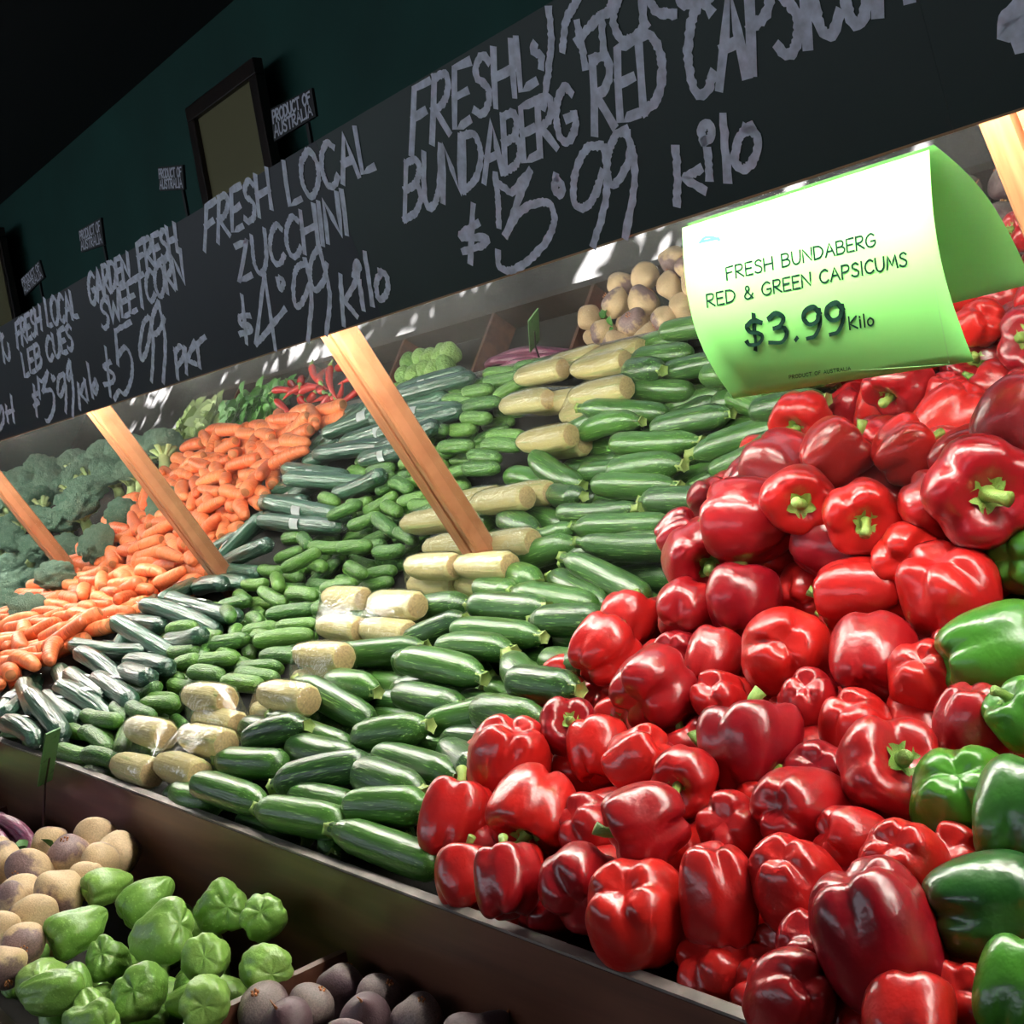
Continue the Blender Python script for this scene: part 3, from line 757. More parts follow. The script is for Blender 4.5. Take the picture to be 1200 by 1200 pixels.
def card_pt(px, py, off=.0009):
    p = at_y(px, py, CY)
    v_ = min(max((p[2] - cz1) / (cz0 - cz1), 0), 1)
    u_ = (p[0] - cx0) / (cx1 - cx0)
    y = front(u_, v_)[1] - off
    return at_y(px, py, y) - cb0
def ink(name, strokes, width, mt, label=None):
    mb = MB()
    for s in strokes: ribbon(mb, [card_pt(*p) for p in dense(s, 2)], width, np.array([0, -1.0, 0]), 0)
    o = mb.build(name, mt, card)
    if label: o['label'] = label
ink('printed_line', text_px('FRESH BUNDABERG', (852, 328), (1026, 288), (-1.5, -14.5), (-1.5, -15), gap=.22), .0020, M_ink)
ink('printed_line', text_px('RED & GREEN CAPSICUMS', (829, 360), (1063, 311), (-1.5, -14.5), (-1.5, -15.5), gap=.22), .0020, M_ink)
ink('printed_price', text_px('$3.99', (876, 408), (990, 388), (-3.5, -34), (-3.5, -35), gap=.22), .0058, M_ink)
ink('printed_line', text_px('Kilo', (996, 386), (1024, 381), (-1.5, -14.5), (-1.5, -14.5), gap=.2), .0019, M_ink)
ink('printed_line', text_px('PRODUCT OF AUSTRALIA', (925, 444), (997, 433.5), (-.5, -4), (-.5, -4), gap=.3), .0007, M_ink)
ink('printed_line', text_px('Fruit & Vege Market', (912, 261), (1010, 235), (-.6, -7), (-.6, -7), gap=.25), .0006, M_ink_pale)
ink('logo_mark', [C(790, 170, 2.927, (88, 335), (105, 318), (130, 316), (155, 325)), C(790, 170, 2.927, (92, 332), (120, 326), (152, 320))], .003, M_teal)
ink('printed_border', [C(790, 170, 2.927, (893, 490), (945, 752), curve=False), C(790, 170, 2.927, (945, 752), (640, 772), curve=False)], .0005, M_ink_pale)
# ------------------------------------------------------------------ vegetable meshes
def vec_noise(seed, k=3, amp=1.0):
    r = np.random.default_rng(seed)
    A = r.normal(size=(k, 3)) * 2.2; P = r.uniform(0, 6.28, k); W = r.normal(size=k) * amp
    return lambda p: float(sum(W[i] * math.sin(A[i] @ p + P[i]) for i in range(k)))

def capsicum_mesh(seed, nl, hh, deep=1.0):
    r = np.random.default_rng(seed)
    th = [2 * PI * k / nl + r.uniform(-.22, .22) for k in range(nl)]
    lob = [r.uniform(.90, 1.08) for _ in range(nl)]
    nz = vec_noise(seed, 4, .016)
    bx, by = r.uniform(-.12, .12, 2)
    taper = r.uniform(.02, .22)
    def fn(t, ph):
        st, ct = math.sin(ph), math.cos(ph)
        rho = max(st, 0) ** .62
        z = math.copysign(abs(ct) ** .85, ct) * hh
        gsum, lf, ws = 0.0, 0.0, 0.0
        for k in range(nl):
            dd = (t - th[k] + PI) % (2 * PI) - PI
            gsum = max(gsum, math.exp(-(dd / .26) ** 2))
            mid = th[k] + PI / nl
            de = abs((t - mid + PI) % (2 * PI) - PI)
            wk = math.exp(-(de / .6) ** 2); lf += wk * lob[k]; ws += wk
        lf = lf / ws if ws > 1e-6 else 1
        topf = max(0, ct) ** 1.2; botf = max(0, -ct) ** 1.2
        dpt = (.07 + .16 * topf + .20 * botf) * deep
        base = rho
        rho *= (1 - dpt * gsum) * (1 + (lf - 1) * st) * (1 + taper * ct)
        if ct > 0: z -= .40 * math.exp(-(base / .50) ** 2) + .07 * gsum * topf
        else: z += .30 * math.exp(-(base / .42) ** 2) + .22 * gsum * base * botf
        p = np.array([rho * math.cos(t), rho * math.sin(t), z])
        q = p * (1 + nz(p))
        q[0] += bx * (z / hh) ** 2; q[1] += by * (z / hh) ** 2
        return q
    v, f = surf(fn, 40, 26)
    top = fn(0, 1e-4)
    return mesh_from('capsicum_body', v, f), top

def capsicum_stem_mesh(seed, top):
    r = np.random.default_rng(seed)
    mb = MB()
    c = np.array([top[0], top[1], top[2] - .02])
    n = 20; rings = []
    for j, (rr, zz) in enumerate(((.05, .06), (.2, .105), (.34, .185))):
        rings.append([c + np.array([rr * (1 + (.22 * math.cos(5 * 2 * PI * k / n) if j == 2 else 0)) * math.cos(2 * PI * k / n), rr * (1 + (.22 * math.cos(5 * 2 * PI * k / n) if j == 2 else 0)) * math.sin(2 * PI * k / n), zz]) for k in range(n)])
    vv = [p for q in rings for p in q]; ff = []
    for j in range(2):
        for k in range(n): ff.append((j * n + k, (j + 1) * n + k, (j + 1) * n + (k + 1) % n, j * n + (k + 1) % n))
    mb.add(vv, ff)
    a = r.uniform(0, 6.28); bx, by = math.cos(a) * .2, math.sin(a) * .2
    mb.tube([c + np.array([0, 0, .02]), c + np.array([bx * .1, by * .1, .2]), c + np.array([bx * .5, by * .5, .42]), c + np.array([bx * 1.3, by * 1.3, .60])], [.19, .13, .12, .15], 12)
    return mesh_from('capsicum_stem', mb.v, mb.f)

CAPV = []
for k, (nl, hh, dp) in enumerate([(4, 1.02, 1.0), (3, 1.08, 1.0), (4, .92, 1.2), (3, 1.2, .8), (4, 1.15, .9), (3, .95, 1.15), (4, .98, .7), (3, 1.3, .9)]):
    bm_, top = capsicum_mesh(100 + k, nl, hh, dp)
    CAPV.append((bm_, capsicum_stem_mesh(100 + k, top), hh))
GCAPV = [(m_[0].copy(), m_[1], m_[2]) for m_ in CAPV[:5]]
for a, _, _ in CAPV: a.materials.append(M_cap)
for a, _, _ in GCAPV: a.materials.append(M_gcap)
for _, s_, _ in CAPV: s_.materials.append(M_stem)

def rod_mesh(name, prof, bend, n=14, ridges=0, ramp_amp=0.0, seed=0, bumps=0.0):
    """body along X from -0.5 to 0.5; prof: (t, radius) list"""
    r = np.random.default_rng(seed)
    ts = np.array([p[0] for p in prof]); rs = np.array([p[1] for p in prof])
    T = np.unique(np.concatenate([np.linspace(0, 1, 17), ts]))
    v = []; f = []
    ph = r.uniform(0, 6.28)
    for j, t in enumerate(T):
        rr = float(np.interp(t, ts, rs))
        x = t - .5
        cz = bend * (1 - (2 * x) ** 2); cy = bend * .3 * math.sin(3 * x + ph)
        for k in range(n):
            a = 2 * PI * k / n
            q = rr * (1 + ramp_amp * math.cos(ridges * a) + bumps * r.uniform(-1, 1))
            v.append((x, cy + q * math.cos(a), cz + q * math.sin(a)))
    for j in range(len(T) - 1):
        for k in range(n):
            f.append((j * n + k, j * n + (k + 1) % n, (j + 1) * n + (k + 1) % n, (j + 1) * n + k)[::-1])
    f.append(tuple(range(n))); f.append(tuple((len(T) - 1) * n + k for k in range(n))[::-1])
    return mesh_from(name, v, f), T

def round_prof(r, e0=.06, e1=.06, neck=None):
    p = [(0, r * .05), (e0 * .12, r * .42), (e0 * .4, r * .75), (e0, r * .95), (.3, r), (.7, r * .98)]
    p += neck if neck else [(1 - e1, r * .93), (1 - e1 * .4, r * .72), (1 - e1 * .1, r * .4), (1, r * .05)]
    return p

ZV = []
for k in range(6):
    bend = [.0, .03, -.03, .05, .015, -.05][k]
    neck = [(.80, .125), (.90, .095), (.945, .068), (.96, .05)]
    pr = [(0, .01), (.012, .05), (.04, .09), (.10, .118), (.22, .130), (.45, .132), (.65, .130)] + neck
    me, _ = rod_mesh('zucchini_body', pr, bend, 16, 5, .025, seed=k, bumps=.008)
    me.materials.append(M_zuc)
    mb = MB()
    xs = .455; cz = bend * (1 - (2 * xs) ** 2)
    ringp = []
    for (x, rr) in ((.445, .052), (.48, .045), (.51, .048), (.53, .055)):
        c = bend * (1 - (2 * x) ** 2)
        ringp.append([(x, rr * (1 + .18 * math.cos(5 * 2 * PI * i / 15)) * math.cos(2 * PI * i / 15), c + rr * (1 + .18 * math.cos(5 * 2 * PI * i / 15)) * math.sin(2 * PI * i / 15)) for i in range(15)])
    vv = [p for q in ringp for p in q]; ff = [(j * 15 + i, (j + 1) * 15 + i, (j + 1) * 15 + (i + 1) % 15, j * 15 + (i + 1) % 15) for j in range(3) for i in range(15)] + [tuple(45 + i for i in range(15))]
    mb.add(vv, ff)
    sm = mesh_from('zucchini_stem', mb.v, mb.f); sm.materials.append(M_zstem)
    ZV.append((me, sm))
LV = []
for k in range(5):
    me, _ = rod_mesh('small_cucumber', round_prof(.145, .16, .16), [.0, .04, -.04, .06, .02][k], 12, 7, .03, seed=20 + k, bumps=.02)
    me.materials.append(M_leb); LV.append(me)
WV = []
for k in range(4):
    me, _ = rod_mesh('wrapped_cucumber', round_prof(.075, .07, .07), [.0, .02, -.02, .035][k], 14, 6, .045, seed=40 + k, bumps=.012)
    me.materials.append(M_wrapc); 
    fms = []
    for sgn in (-1, 1):
        mb = MB()
        p0 = np.array([sgn * .495, 0, 0])
        ring = [[p0 + np.array([sgn * x_, rr * math.cos(2 * PI * i / 10) * (1.2 if (i % 2) else .7), rr * .5 * math.sin(2 * PI * i / 10)]) for i in range(10)] for x_, rr in ((-.03, .045), (.005, .016), (.03, .03), (.05, .045))]
        mb.add([p for q in ring for p in q], [(j * 10 + i, j * 10 + (i + 1) % 10, (j + 1) * 10 + (i + 1) % 10, (j + 1) * 10 + i) for j in range(3) for i in range(10)])
        fm = mesh_from('film_end', mb.v, mb.f); fm.materials.append(M_film); fms.append(fm)
    mb = MB()
    bend = [.0, .02, -.02, .035][k]
    n_ = 7; vv = []
    for j, x in enumerate(np.linspace(-.04, .06, 4)):
        for i in range(n_):
            a = PI / 2 + (i / (n_ - 1) - .5) * 1.1
            c = bend * (1 - (2 * x) ** 2)
            vv.append((x, .0825 * math.cos(a), c + .0825 * math.sin(a)))
    mb.add(vv, [(j * n_ + i, j * n_ + i + 1, (j + 1) * n_ + i + 1, (j + 1) * n_ + i)[::-1] for j in range(3) for i in range(n_ - 1)])
    lm = mesh_from('label_sticker', mb.v, mb.f); lm.materials.append(M_sticker)
    WV.append((me, fms, lm))
KV = []
for k in range(6):
    pr = [(0, .02), (.012, .07), (.05, .105), (.12, .118), (.3, .118), (.6, .108), (.82, .094), (.93, .078), (.98, .05), (1, .012)]
    me, _ = rod_mesh('carrot', pr, [.0, .03, -.02, .05, .015, -.04][k], 12, 4, .02, seed=60 + k, bumps=.03)
    me.materials.append(M_carrot); me.materials.append(M_crown)
    for p in me.polygons:
        if p.center.x < -.492: p.material_index = 1
    KV.append(me)
CV = []
for k in range(3):
    pr = [(0, .12), (.004, .128), (.06, .150), (.35, .155), (.7, .145), (.88, .115), (.97, .07), (1, .03)]
    me, _ = rod_mesh('corn_cob', pr, [.0, .015, -.012][k], 18, 9, .022, seed=80 + k, bumps=.015)
    me.materials.append(M_husk); me.materials.append(M_cut)
    for p in me.polygons:
        if p.center.x < -.4985: p.material_index = 1
    CV.append(me)

# ------------------------------------------------------------------ heaps: pieces settle against each other
class Item:
    def __init__(s, kind, c, axis, L, r, meta=None, free=False):
        s.kind, s.c, s.r, s.L = kind, np.array(c, float), r, L
        s.axis = np.array(axis, float) / np.linalg.norm(axis)
        s.meta = meta or {}
        s.c0 = s.c.copy(); s.free = free

def settle(items, iters=45, bedh=-BED_DEPTH, on_bed=True, slack=.93, pull=.12, zmin=None):
    idx, offs, rad = [], [], []
    for i, it in enumerate(items):
        half = max(it.L / 2 - it.r, 0)
        k = 1 if half < 1e-4 else 1 + int(math.ceil(2 * half / (it.r * 1.3)))
        for j in range(k):
            o_ = 0 if k == 1 else -half + 2 * half * j / (k - 1)
            idx.append(i); offs.append(it.axis * o_); rad.append(it.r)
    idx = np.array(idx); offs = np.array(offs); rad = np.array(rad)
    n = len(items); cnt = np.bincount(idx, minlength=n)[:, None]
    Cc = np.array([it.c for it in items]); C0 = np.array([it.c0 for it in items])
    dv = C0 - CAM; dv /= np.linalg.norm(dv, axis=1)[:, None]
    A = np.array([0, *BED_A])
    hand = np.array([bool(it.meta.get('hand')) for it in items])
    mob = np.where(hand, .3, 1.0)[idx]
    share = mob[:, None] / (mob[:, None] + mob[None, :])
    for _ in range(iters):
        P = Cc[idx] + offs
        D = P[:, None, :] - P[None, :, :]
        dist = np.sqrt((D ** 2).sum(-1)) + 1e-9
        ov = (rad[:, None] + rad[None, :]) * slack - dist
        ov[idx[:, None] == idx[None, :]] = 0
        ov = np.clip(ov, 0, None)
        push = (D / dist[..., None] * (ov * share)[..., None])
        acc = np.zeros((n, 3)); np.add.at(acc, idx, push.sum(1) * .6)
        npush = np.zeros(n); np.add.at(npush, idx, (ov > 0).sum(1))
        acc = acc / np.maximum(1, np.sqrt(npush))[:, None]
        al = dv * (acc * dv).sum(1)[:, None]
        acc = np.where(hand[:, None], al + .5 * (acc - al), acc)
        Cc += acc
        e = C0 - Cc
        lat = e - dv * (e * dv).sum(1)[:, None]
        Cc += np.where(hand, 2.2 * pull, pull)[:, None] * lat + .03 * e
        P = Cc[idx] + offs
        def lift(pen, dirn):
            nonlocal Cc
            a_ = np.zeros(n); np.maximum.at(a_, idx, np.clip(pen, 0, None))
            Cc += a_[:, None] * dirn
        if on_bed:
            lift(rad * .97 - ((P - A) @ BED_N - bedh), BED_N)
            P = Cc[idx] + offs
            lift(rad - ((P - MIR_P) @ MIR_N) + .001, MIR_N)
            P = Cc[idx] + offs
            low = P[:, 2] - rad * .3 < BED_A[1]
            lift(np.where(low, (0.650 + rad * .97) - P[:, 1], 0), np.array([0, 1.0, 0]))
        elif zmin is not None:
            lift(rad * .97 - (P[:, 2] - zmin), np.array([0, 0, 1.0]))
            P = Cc[idx] + offs
            lift(P[:, 1] + rad - 0.619, np.array([0, -1.0, 0]))
    for it, c in zip(items, Cc): it.c = c

def spheres(items):
    out = []
    for it in items:
        half = max(it.L / 2 - it.r, 0)
        for t in (np.linspace(-half, half, 5) if half > 0 else [0]):
            out.append(it.c + it.axis * t)
    return np.array(out)

def from_cam(sx, sy, sz, at=None):
    f_ = FWD if at is None else (at - CAM) / np.linalg.norm(at - CAM)
    r_ = RIGHT - f_ * np.dot(RIGHT, f_); r_ /= np.linalg.norm(r_)
    d_ = np.cross(f_, r_)
    if np.dot(d_, DOWN) < 0: d_ = -d_
    return sx * r_ + sy * d_ + sz * f_

# ---- red capsicums: place in the picture, width, where the stalk end points (right, down, away), variant, words
CAPS = [
 (890, 607, 88, (-.8, .1, .3), 1, 'broad red capsicum with puckered end'), (843, 585, 52, (-.6, .5, .3), 2, ''), (820, 650, 84, (.35, .35, -.8), 0, 'red capsicum with stub stem facing out'),
 (920, 645, 74, (-.2, .6, -.6), 6, 'red capsicum with long stem across its front'), (990, 630, 88, (.9, .15, -.2), 3, 'red capsicum with green stem pointing right'), (1067, 652, 74, (.3, -.2, .9), 2, ''),
 (1100, 603, 84, (.2, -.8, .4), 5, ''), (1160, 556, 100, (.25, .1, -.95), 0, 'large red capsicum showing its round green stem'), (873, 705, 92, (.1, -.9, .3), 6, 'smooth upright red capsicum'),
 (945, 692, 72, (.4, -.5, .6), 5, ''), (1010, 692, 84, (-.9, .1, .3), 7, 'long red capsicum lying on its side'), (1000, 728, 70, (-.9, -.1, .4), 3, ''), (1110, 690, 112, (.2, .8, .5), 2, 'large wrinkled dark red capsicum'),
 (805, 715, 78, (.4, -.6, .5), 2, 'red capsicum with dimpled end'), (917, 760, 104, (0, .2, .95), 1, 'three-lobed red capsicum end outward'), (1025, 778, 110, (.1, -.6, .6), 6, 'orange-red rounded capsicum'),
 (838, 775, 66, (.3, -.7, .5), 3, ''), (738, 725, 66, (.3, -.8, .3), 6, ''), (708, 765, 78, (.5, -.5, .3), 0, 'ribbed red capsicum leaning on zucchini'), (768, 808, 98, (.5, -.5, .6), 2, 'big dull red capsicum with sunken end'),
 (795, 765, 56, (.4, .3, .7), 5, ''), (1140, 850, 60, (0, .8, .3), 3, 'dark red capsicum standing by green ones'), (600, 888, 104, (-.1, .8, .5), 6, 'large smooth red capsicum at corner'),
 (533, 960, 88, (.2, -.9, .1), 4, 'upright ribbed red capsicum beside zucchini'), (630, 950, 100, (-.3, .8, -.4), 0, 'split-lobed red capsicum stem downward'), (688, 968, 60, (.6, .4, .5), 2, ''),
 (545, 1030, 62, (.1, -.9, .2), 1, ''), (597, 1033, 78, (-.1, -.9, .2), 4, 'dark red capsicum under the split-lobed one'), (680, 1040, 98, (.1, -.5, .8), 2, 'red capsicum with crumpled top'),
 (745, 1068, 126, (.2, .5, .8), 6, 'very large smooth red capsicum'), (757, 965, 98, (-.9, .3, -.1), 5, 'red capsicum with stem pointing left'), (665, 855, 66, (.2, -.3, -.8), 0, 'small red capsicum with dark stem'),
 (700, 880, 74, (.1, -.8, .4), 1, ''), (752, 890, 80, (-.6, .5, .5), 5, 'knobbly red capsicum with three bumps'), (806, 915, 82, (-.4, .2, -.8), 2, 'red capsicum with dark stem facing out'),
 (877, 878, 114, (0, -.95, .1), 0, 'round upright red capsicum with thin stem'), (960, 905, 66, (.2, .3, .9), 6, ''), (1045, 908, 120, (.35, -.35, -.75), 0, 'large red capsicum with cut green stem'),
 (940, 955, 106, (.5, .1, .8), 3, 'creased red capsicum lying sideways'), (996, 985, 72, (.8, .3, .4), 5, ''), (930, 1037, 104, (.3, .6, .7), 1, 'lobed red capsicum end up'), (845, 1050, 92, (.05, .95, .2), 7, 'tall narrow red capsicum'),
 (858, 970, 76, (.2, .2, .9), 2, ''), (1060, 1005, 92, (.3, .4, .8), 6, 'red capsicum with bluish highlights'), (1028, 1097, 146, (.35, .85, .3), 4, 'biggest red capsicum, two deep lobes'),
 (915, 1130, 66, (.2, .3, .8), 5, ''), (930, 1170, 70, (-.3, .3, .8), 1, ''), (1067, 1200, 96, (.1, -.8, .4), 6, 'red capsicum at the foot below the biggest'), (835, 1140, 72, (.5, .5, .6), 2, ''),
 (960, 1120, 70, (.3, .5, .7), 5, ''), (1003, 848, 86, (.2, .6, .7), 1, ''), (950, 820, 66, (.2, .5, .8), 6, ''), (842, 818, 60, (.3, .5, .8), 5, ''), (1085, 790, 80, (.1, .5, .8), 0, ''), (1120, 1010, 80, (.1, .5, .8), 5, ''),
 (1130, 770, 84, (.2, .4, .8), 4, ''), (770, 1000, 70, (.3, .6, .6), 1, ''), (1000, 1190, 80, (.2, .4, .8), 2, ''), (1130, 1180, 90, (.2, .4, .8), 6, ''), (1160, 640, 90, (.2, .4, .8), 6, ''), (640, 1065, 66, (.3, .4, .8), 5, ''), (885, 1180, 70, (.3, .4, .8), 2, ''),
]
GREENS = [
 (1203, 645, 98, (.5, -.2, .7), 0, 'green capsicum, topmost of the green ones'), (1165, 768, 108, (.85, -.2, .3), 3, 'smooth green capsicum lying on its side'), (1200, 836, 86, (-.5, -.6, -.3), 2, 'pale green capsicum with thin stem tip'),
 (1128, 935, 120, (.1, .5, .8), 0, 'dark green capsicum with knobbly base'), (1203, 955, 120, (.2, -.8, .4), 4, 'tall green capsicum on the photo edge'), (1155, 1068, 122, (.9, -.1, .2), 3, 'two-lobed green capsicum lying sideways'), (1200, 1165, 112, (.3, -.8, .2), 4, 'lowest green capsicum at the corner'),
]
def cap_items():
    out = []
    for lst, kind in ((CAPS, 'r'), (GREENS, 'g')):
        for (px, py, d_, st, vi, words_) in lst:
            s0 = s_of(at_bed(px, py, 0.04))
            front_ = max(0.0, min(1.0, s0 / BED_LEN))
            h = .028 + .028 * front_
            if not words_: h -= .025
            c = at_bed(px, py, h)
            R_ = d_ / 2 * depth(c) / FPX
            R_ = min(max(R_ * 1.05, .034), .06)
            ax = from_cam(*st, at=c)
            out.append(Item(kind, c, ax, R_ * 2, R_ * .97, dict(v=vi, words=words_, R=R_, hand=True)))
    return out
caps = cap_items()
# deeper and hidden ones, and those along the mirror that only its reflection shows
x = -1.33
while x < 0.45:
    for s_ in np.arange(.06, BED_LEN - .02, .085):
        c = bed(x + rng.uniform(-.02, .02), s_ + rng.uniform(-.02, .02), -.022)
        if c[0] < -1.09 - .17 * min(1.0, s_ / .25) or c[0] > .25: continue
        R_ = rng.uniform(.040, .047)
        caps.append(Item('r' if c[0] < .02 - .25 * (1 - s_ / BED_LEN) else 'g', c, rng.normal(size=3), R_ * 2, R_ * .97, dict(v=int(rng.integers(0, 8)), words='', R=R_, fill=True)))
    x += .09
for xx in np.arange(-1.22, .3, .088):
    R_ = rng.uniform(.042, .05)
    c = bed(xx, BED_LEN - .03, .075 + rng.uniform(-.01, .02))
    if len(spheres(caps)) and np.min(np.linalg.norm(spheres(caps) - c, axis=1)) < .05: continue
    caps.append(Item('r', c, from_cam(rng.uniform(-.5, .5), .3, rng.uniform(-1, .4)), R_ * 2, R_ * .97, dict(v=int(rng.integers(0, 8)), words='', R=R_)))
settle(caps, 60, slack=.93)

lab_r, lab_g = [], []
for it in caps:
    V = (CAPV if it.kind == 'r' else GCAPV)[it.meta['v'] % (8 if it.kind == 'r' else 5)]
    nm = 'red_capsicum' if it.kind == 'r' else 'green_capsicum'
    o = new_obj(nm, V[0]); st = new_obj('stem', V[1], None, o)
    z = it.axis; Rm = frame(z, rng.uniform(0, 6.28))           # x axis along the stalk
    Rz = np.stack([Rm[:, 1], Rm[:, 2], Rm[:, 0]], 1)
    R_ = it.meta['R']
    place(o, it.c, Rz, (R_ * .98, R_ * rng.uniform(.92, 1.0), R_ * rng.uniform(.95, 1.02)))
    o['category'] = 'capsicum'
    if it.meta.get('fill'):
        if it.kind == 'r': tag(o, 'red capsicum buried under the top layer of the heap', group='buried red capsicums')
        else: tag(o, 'green capsicum buried under the top layer of the heap', group='buried green capsicums')
    else:
        o['group'] = 'red capsicums heaped at the front' if it.kind == 'r' else 'green capsicums beside the red ones'
        if it.kind == 'r': lab_r.append((o, it.c[0], s_of(it.c), it.meta['words']))
        else: o['label'] = it.meta['words']
smin = min(i[2] for i in lab_r)
rows = {}
for it in lab_r: rows.setdefault(int((it[2] - smin) / .085), []).append(it)
for n_, k in enumerate(sorted(rows)):
    for j, it in enumerate(sorted(rows[k], key=lambda a: a[1])):
        if it[3]: it[0]['label'] = it[3] + (', %s row from the front board' % ORD[n_ + 1])
        else: it[0]['label'] = 'red capsicum, %s from the left in the %s row up from the board' % (ORD[j + 1], ORD[n_ + 1])

# ---- zucchini: both ends as seen (blossom end first), words
ZUC = [
 (762, 700, 662, 652), (592, 668, 636, 677), (716, 710, 645, 673), (700, 713, 600, 695), (563, 685, 605, 693), (470, 723, 552, 708), (553, 710, 645, 712), (707, 727, 622, 728), (475, 753, 545, 727), (530, 738, 638, 747),
 (378, 772, 500, 757), (467, 773, 568, 795), (513, 760, 602, 764), (670, 828, 593, 766), (637, 777, 685, 775), (437, 850, 347, 800), (465, 812, 543, 830), (497, 850, 628, 822), (415, 868, 505, 850), (440, 882, 538, 915),
 (522, 880, 560, 905), (405, 945, 500, 948), (515, 1013, 388, 973), (437, 893, 320, 922), (335, 895, 255, 890), (230, 918, 312, 945), (405, 965, 303, 948), (290, 872, 364, 852), (410, 880, 316, 840), (388, 798, 442, 812), (420, 905, 500, 930),
 (340, 872, 420, 890), (600, 800, 680, 812), (560, 830, 640, 850),
]
def span(x0, y0, x1, y1, h0, h1, lmin, lmax):
    """both ends of a long piece: one lies on the heap, the other on its sight line at a true length"""
    p, q = at_bed(x0, y0, h0), at_bed(x1, y1, h1)
    L_ = np.linalg.norm(q - p)
    if lmin <= L_ <= lmax: return p, q
    L_ = min(max(L_, lmin), lmax)
    mid = at_bed((x0 + x1) / 2, (y0 + y1) / 2, (h0 + h1) / 2)
    # keep the middle on the heap and swing the piece until it has its length
    d0, d1 = ray(x0, y0), ray(x1, y1)
    tm = float(np.dot(mid - CAM, FWD))
    best = None
    for k in np.linspace(-.16, .16, 65):
        a_, b_ = CAM + d0 * (tm + k), CAM + d1 * (tm - k)
        e = abs(np.linalg.norm(a_ - b_) - L_) + .12 * abs(np.dot((a_ - b_), BED_N))
        if best is None or e < best[0]: best = (e, a_, b_)
    p, q = best[1], best[2]
    c = (p + q) / 2; dr = (q - p) / np.linalg.norm(q - p)
    return c - dr * L_ / 2, c + dr * L_ / 2
zs = []
for a in ZUC:
    s0 = s_of(at_bed((a[0] + a[2]) / 2, (a[1] + a[3]) / 2, .01))
    h = .012
    p, q = span(a[0], a[1], a[2], a[3], h, h, .15, .215)
    L_ = np.linalg.norm(q - p)
    zs.append(Item('z', (p + q) / 2, q - p, L_, .024, dict(L=L_, hand=True)))
for s_ in np.arange(.03, BED_LEN - .0, .043):
    for xx in np.arange(-1.93, -1.22, .165):
        c = bed(xx + rng.uniform(-.03, .03), s_, -.006 + (.02 if s_ > .5 else 0))
        lim = -1.20 - .12 * s_ / BED_LEN
        if c[0] > lim or c[0] < -1.93 + .06 * (s_ < .35): continue
        d_ = np.min(np.linalg.norm(spheres(zs) - c, axis=1))
        if d_ < .046: continue
        ang = rng.normal(0, .22)
        ax = np.array([math.cos(ang), 0, 0]) + BED_DIR * math.sin(ang)
        if rng.random() < .5: ax = -ax
        L_ = rng.uniform(.16, .20)
        zs.append(Item('z', c, ax, L_, .024, dict(L=L_)))
zs_top = len(zs)
for s_ in np.arange(.04, BED_LEN, .05):
    for xx in np.arange(-1.90, -1.26, .17):
        c = bed(xx + rng.uniform(-.04, .04), s_ + rng.uniform(-.01, .01), -.036)
        if c[0] > -1.34 or c[0] < -1.9 + .06 * (s_ < .35): continue
        ax = np.array([1.0, rng.normal(0, .2), 0])
        zs.append(Item('z', c, ax, .18, .024, dict(L=.18, fill=True)))
# ---- sweetcorn packs (upper cob, lower cob)
PACKS = [((147, 851, 200, 864), (137, 893, 178, 907)), ((200, 856, 283, 878), (178, 897, 243, 912)), ((213, 817, 272, 824), (222, 838, 290, 850)), ((300, 812, 372, 826), (290, 832, 360, 846)),
         ((353, 767, 400, 772), (350, 797, 395, 801)), ((377, 697, 432, 707), (372, 730, 428, 742)), ((434, 704, 494, 714), (430, 738, 478, 746)), ((482, 658, 541, 661), (480, 685, 538, 688)), ((546, 661, 596, 665), (543, 684, 592, 688))]
packs = []
def pack_item(pu, pl, ph_, h):
    c = (pu + pl) / 2
    return c
for U, L_ in PACKS:
    u0, u1 = at_bed(U[0], U[1], .030), at_bed(U[2], U[3], .030)
    l0, l1 = at_bed(L_[0], L_[1], .006), at_bed(L_[2], L_[3], .006)
    ax = (u1 - u0) / np.linalg.norm(u1 - u0); ax[1] *= .4; ax[2] *= .4; ax /= np.linalg.norm(ax)
    packs.append(((u0 + u1) / 2, (l0 + l1) / 2, ax, .165))
cornsph = []
for a, b_, ax, L_ in packs:
    for c in (a, b_): cornsph.append(Item('c', c, ax, L_, .026, dict(pack=True, hand=True)))

# ---- small lebanese cucumbers
ls = []
LEBT = [(305, 690, 335, 708), (337, 697, 370, 699), (312, 722, 370, 714), (325, 735, 370, 731), (297, 753, 368, 743), (248, 755, 292, 747), (236, 775, 278, 771), (306, 770, 352, 770), (206, 780, 232, 772), (278, 785, 328, 782), (222, 789, 262, 794), (278, 789, 326, 795), (262, 798, 308, 803),
        (160, 815, 186, 802), (166, 826, 208, 825), (152, 828, 180, 840), (112, 842, 142, 846), (66, 848, 98, 858), (92, 858, 130, 868), (98, 836, 134, 850), (68, 877, 106, 888), (98, 885, 138, 893), (104, 858, 128, 880), (135, 825, 150, 845)]
for a in LEBT:
    p, q = span(a[0], a[1], a[2], a[3], .008, .008, .095, .135)
    L_ = np.linalg.norm(q - p); dr = (q - p) / L_
    ls.append(Item('l', (p + q) / 2, dr, L_, .0165, dict(L=L_, hand=True)))
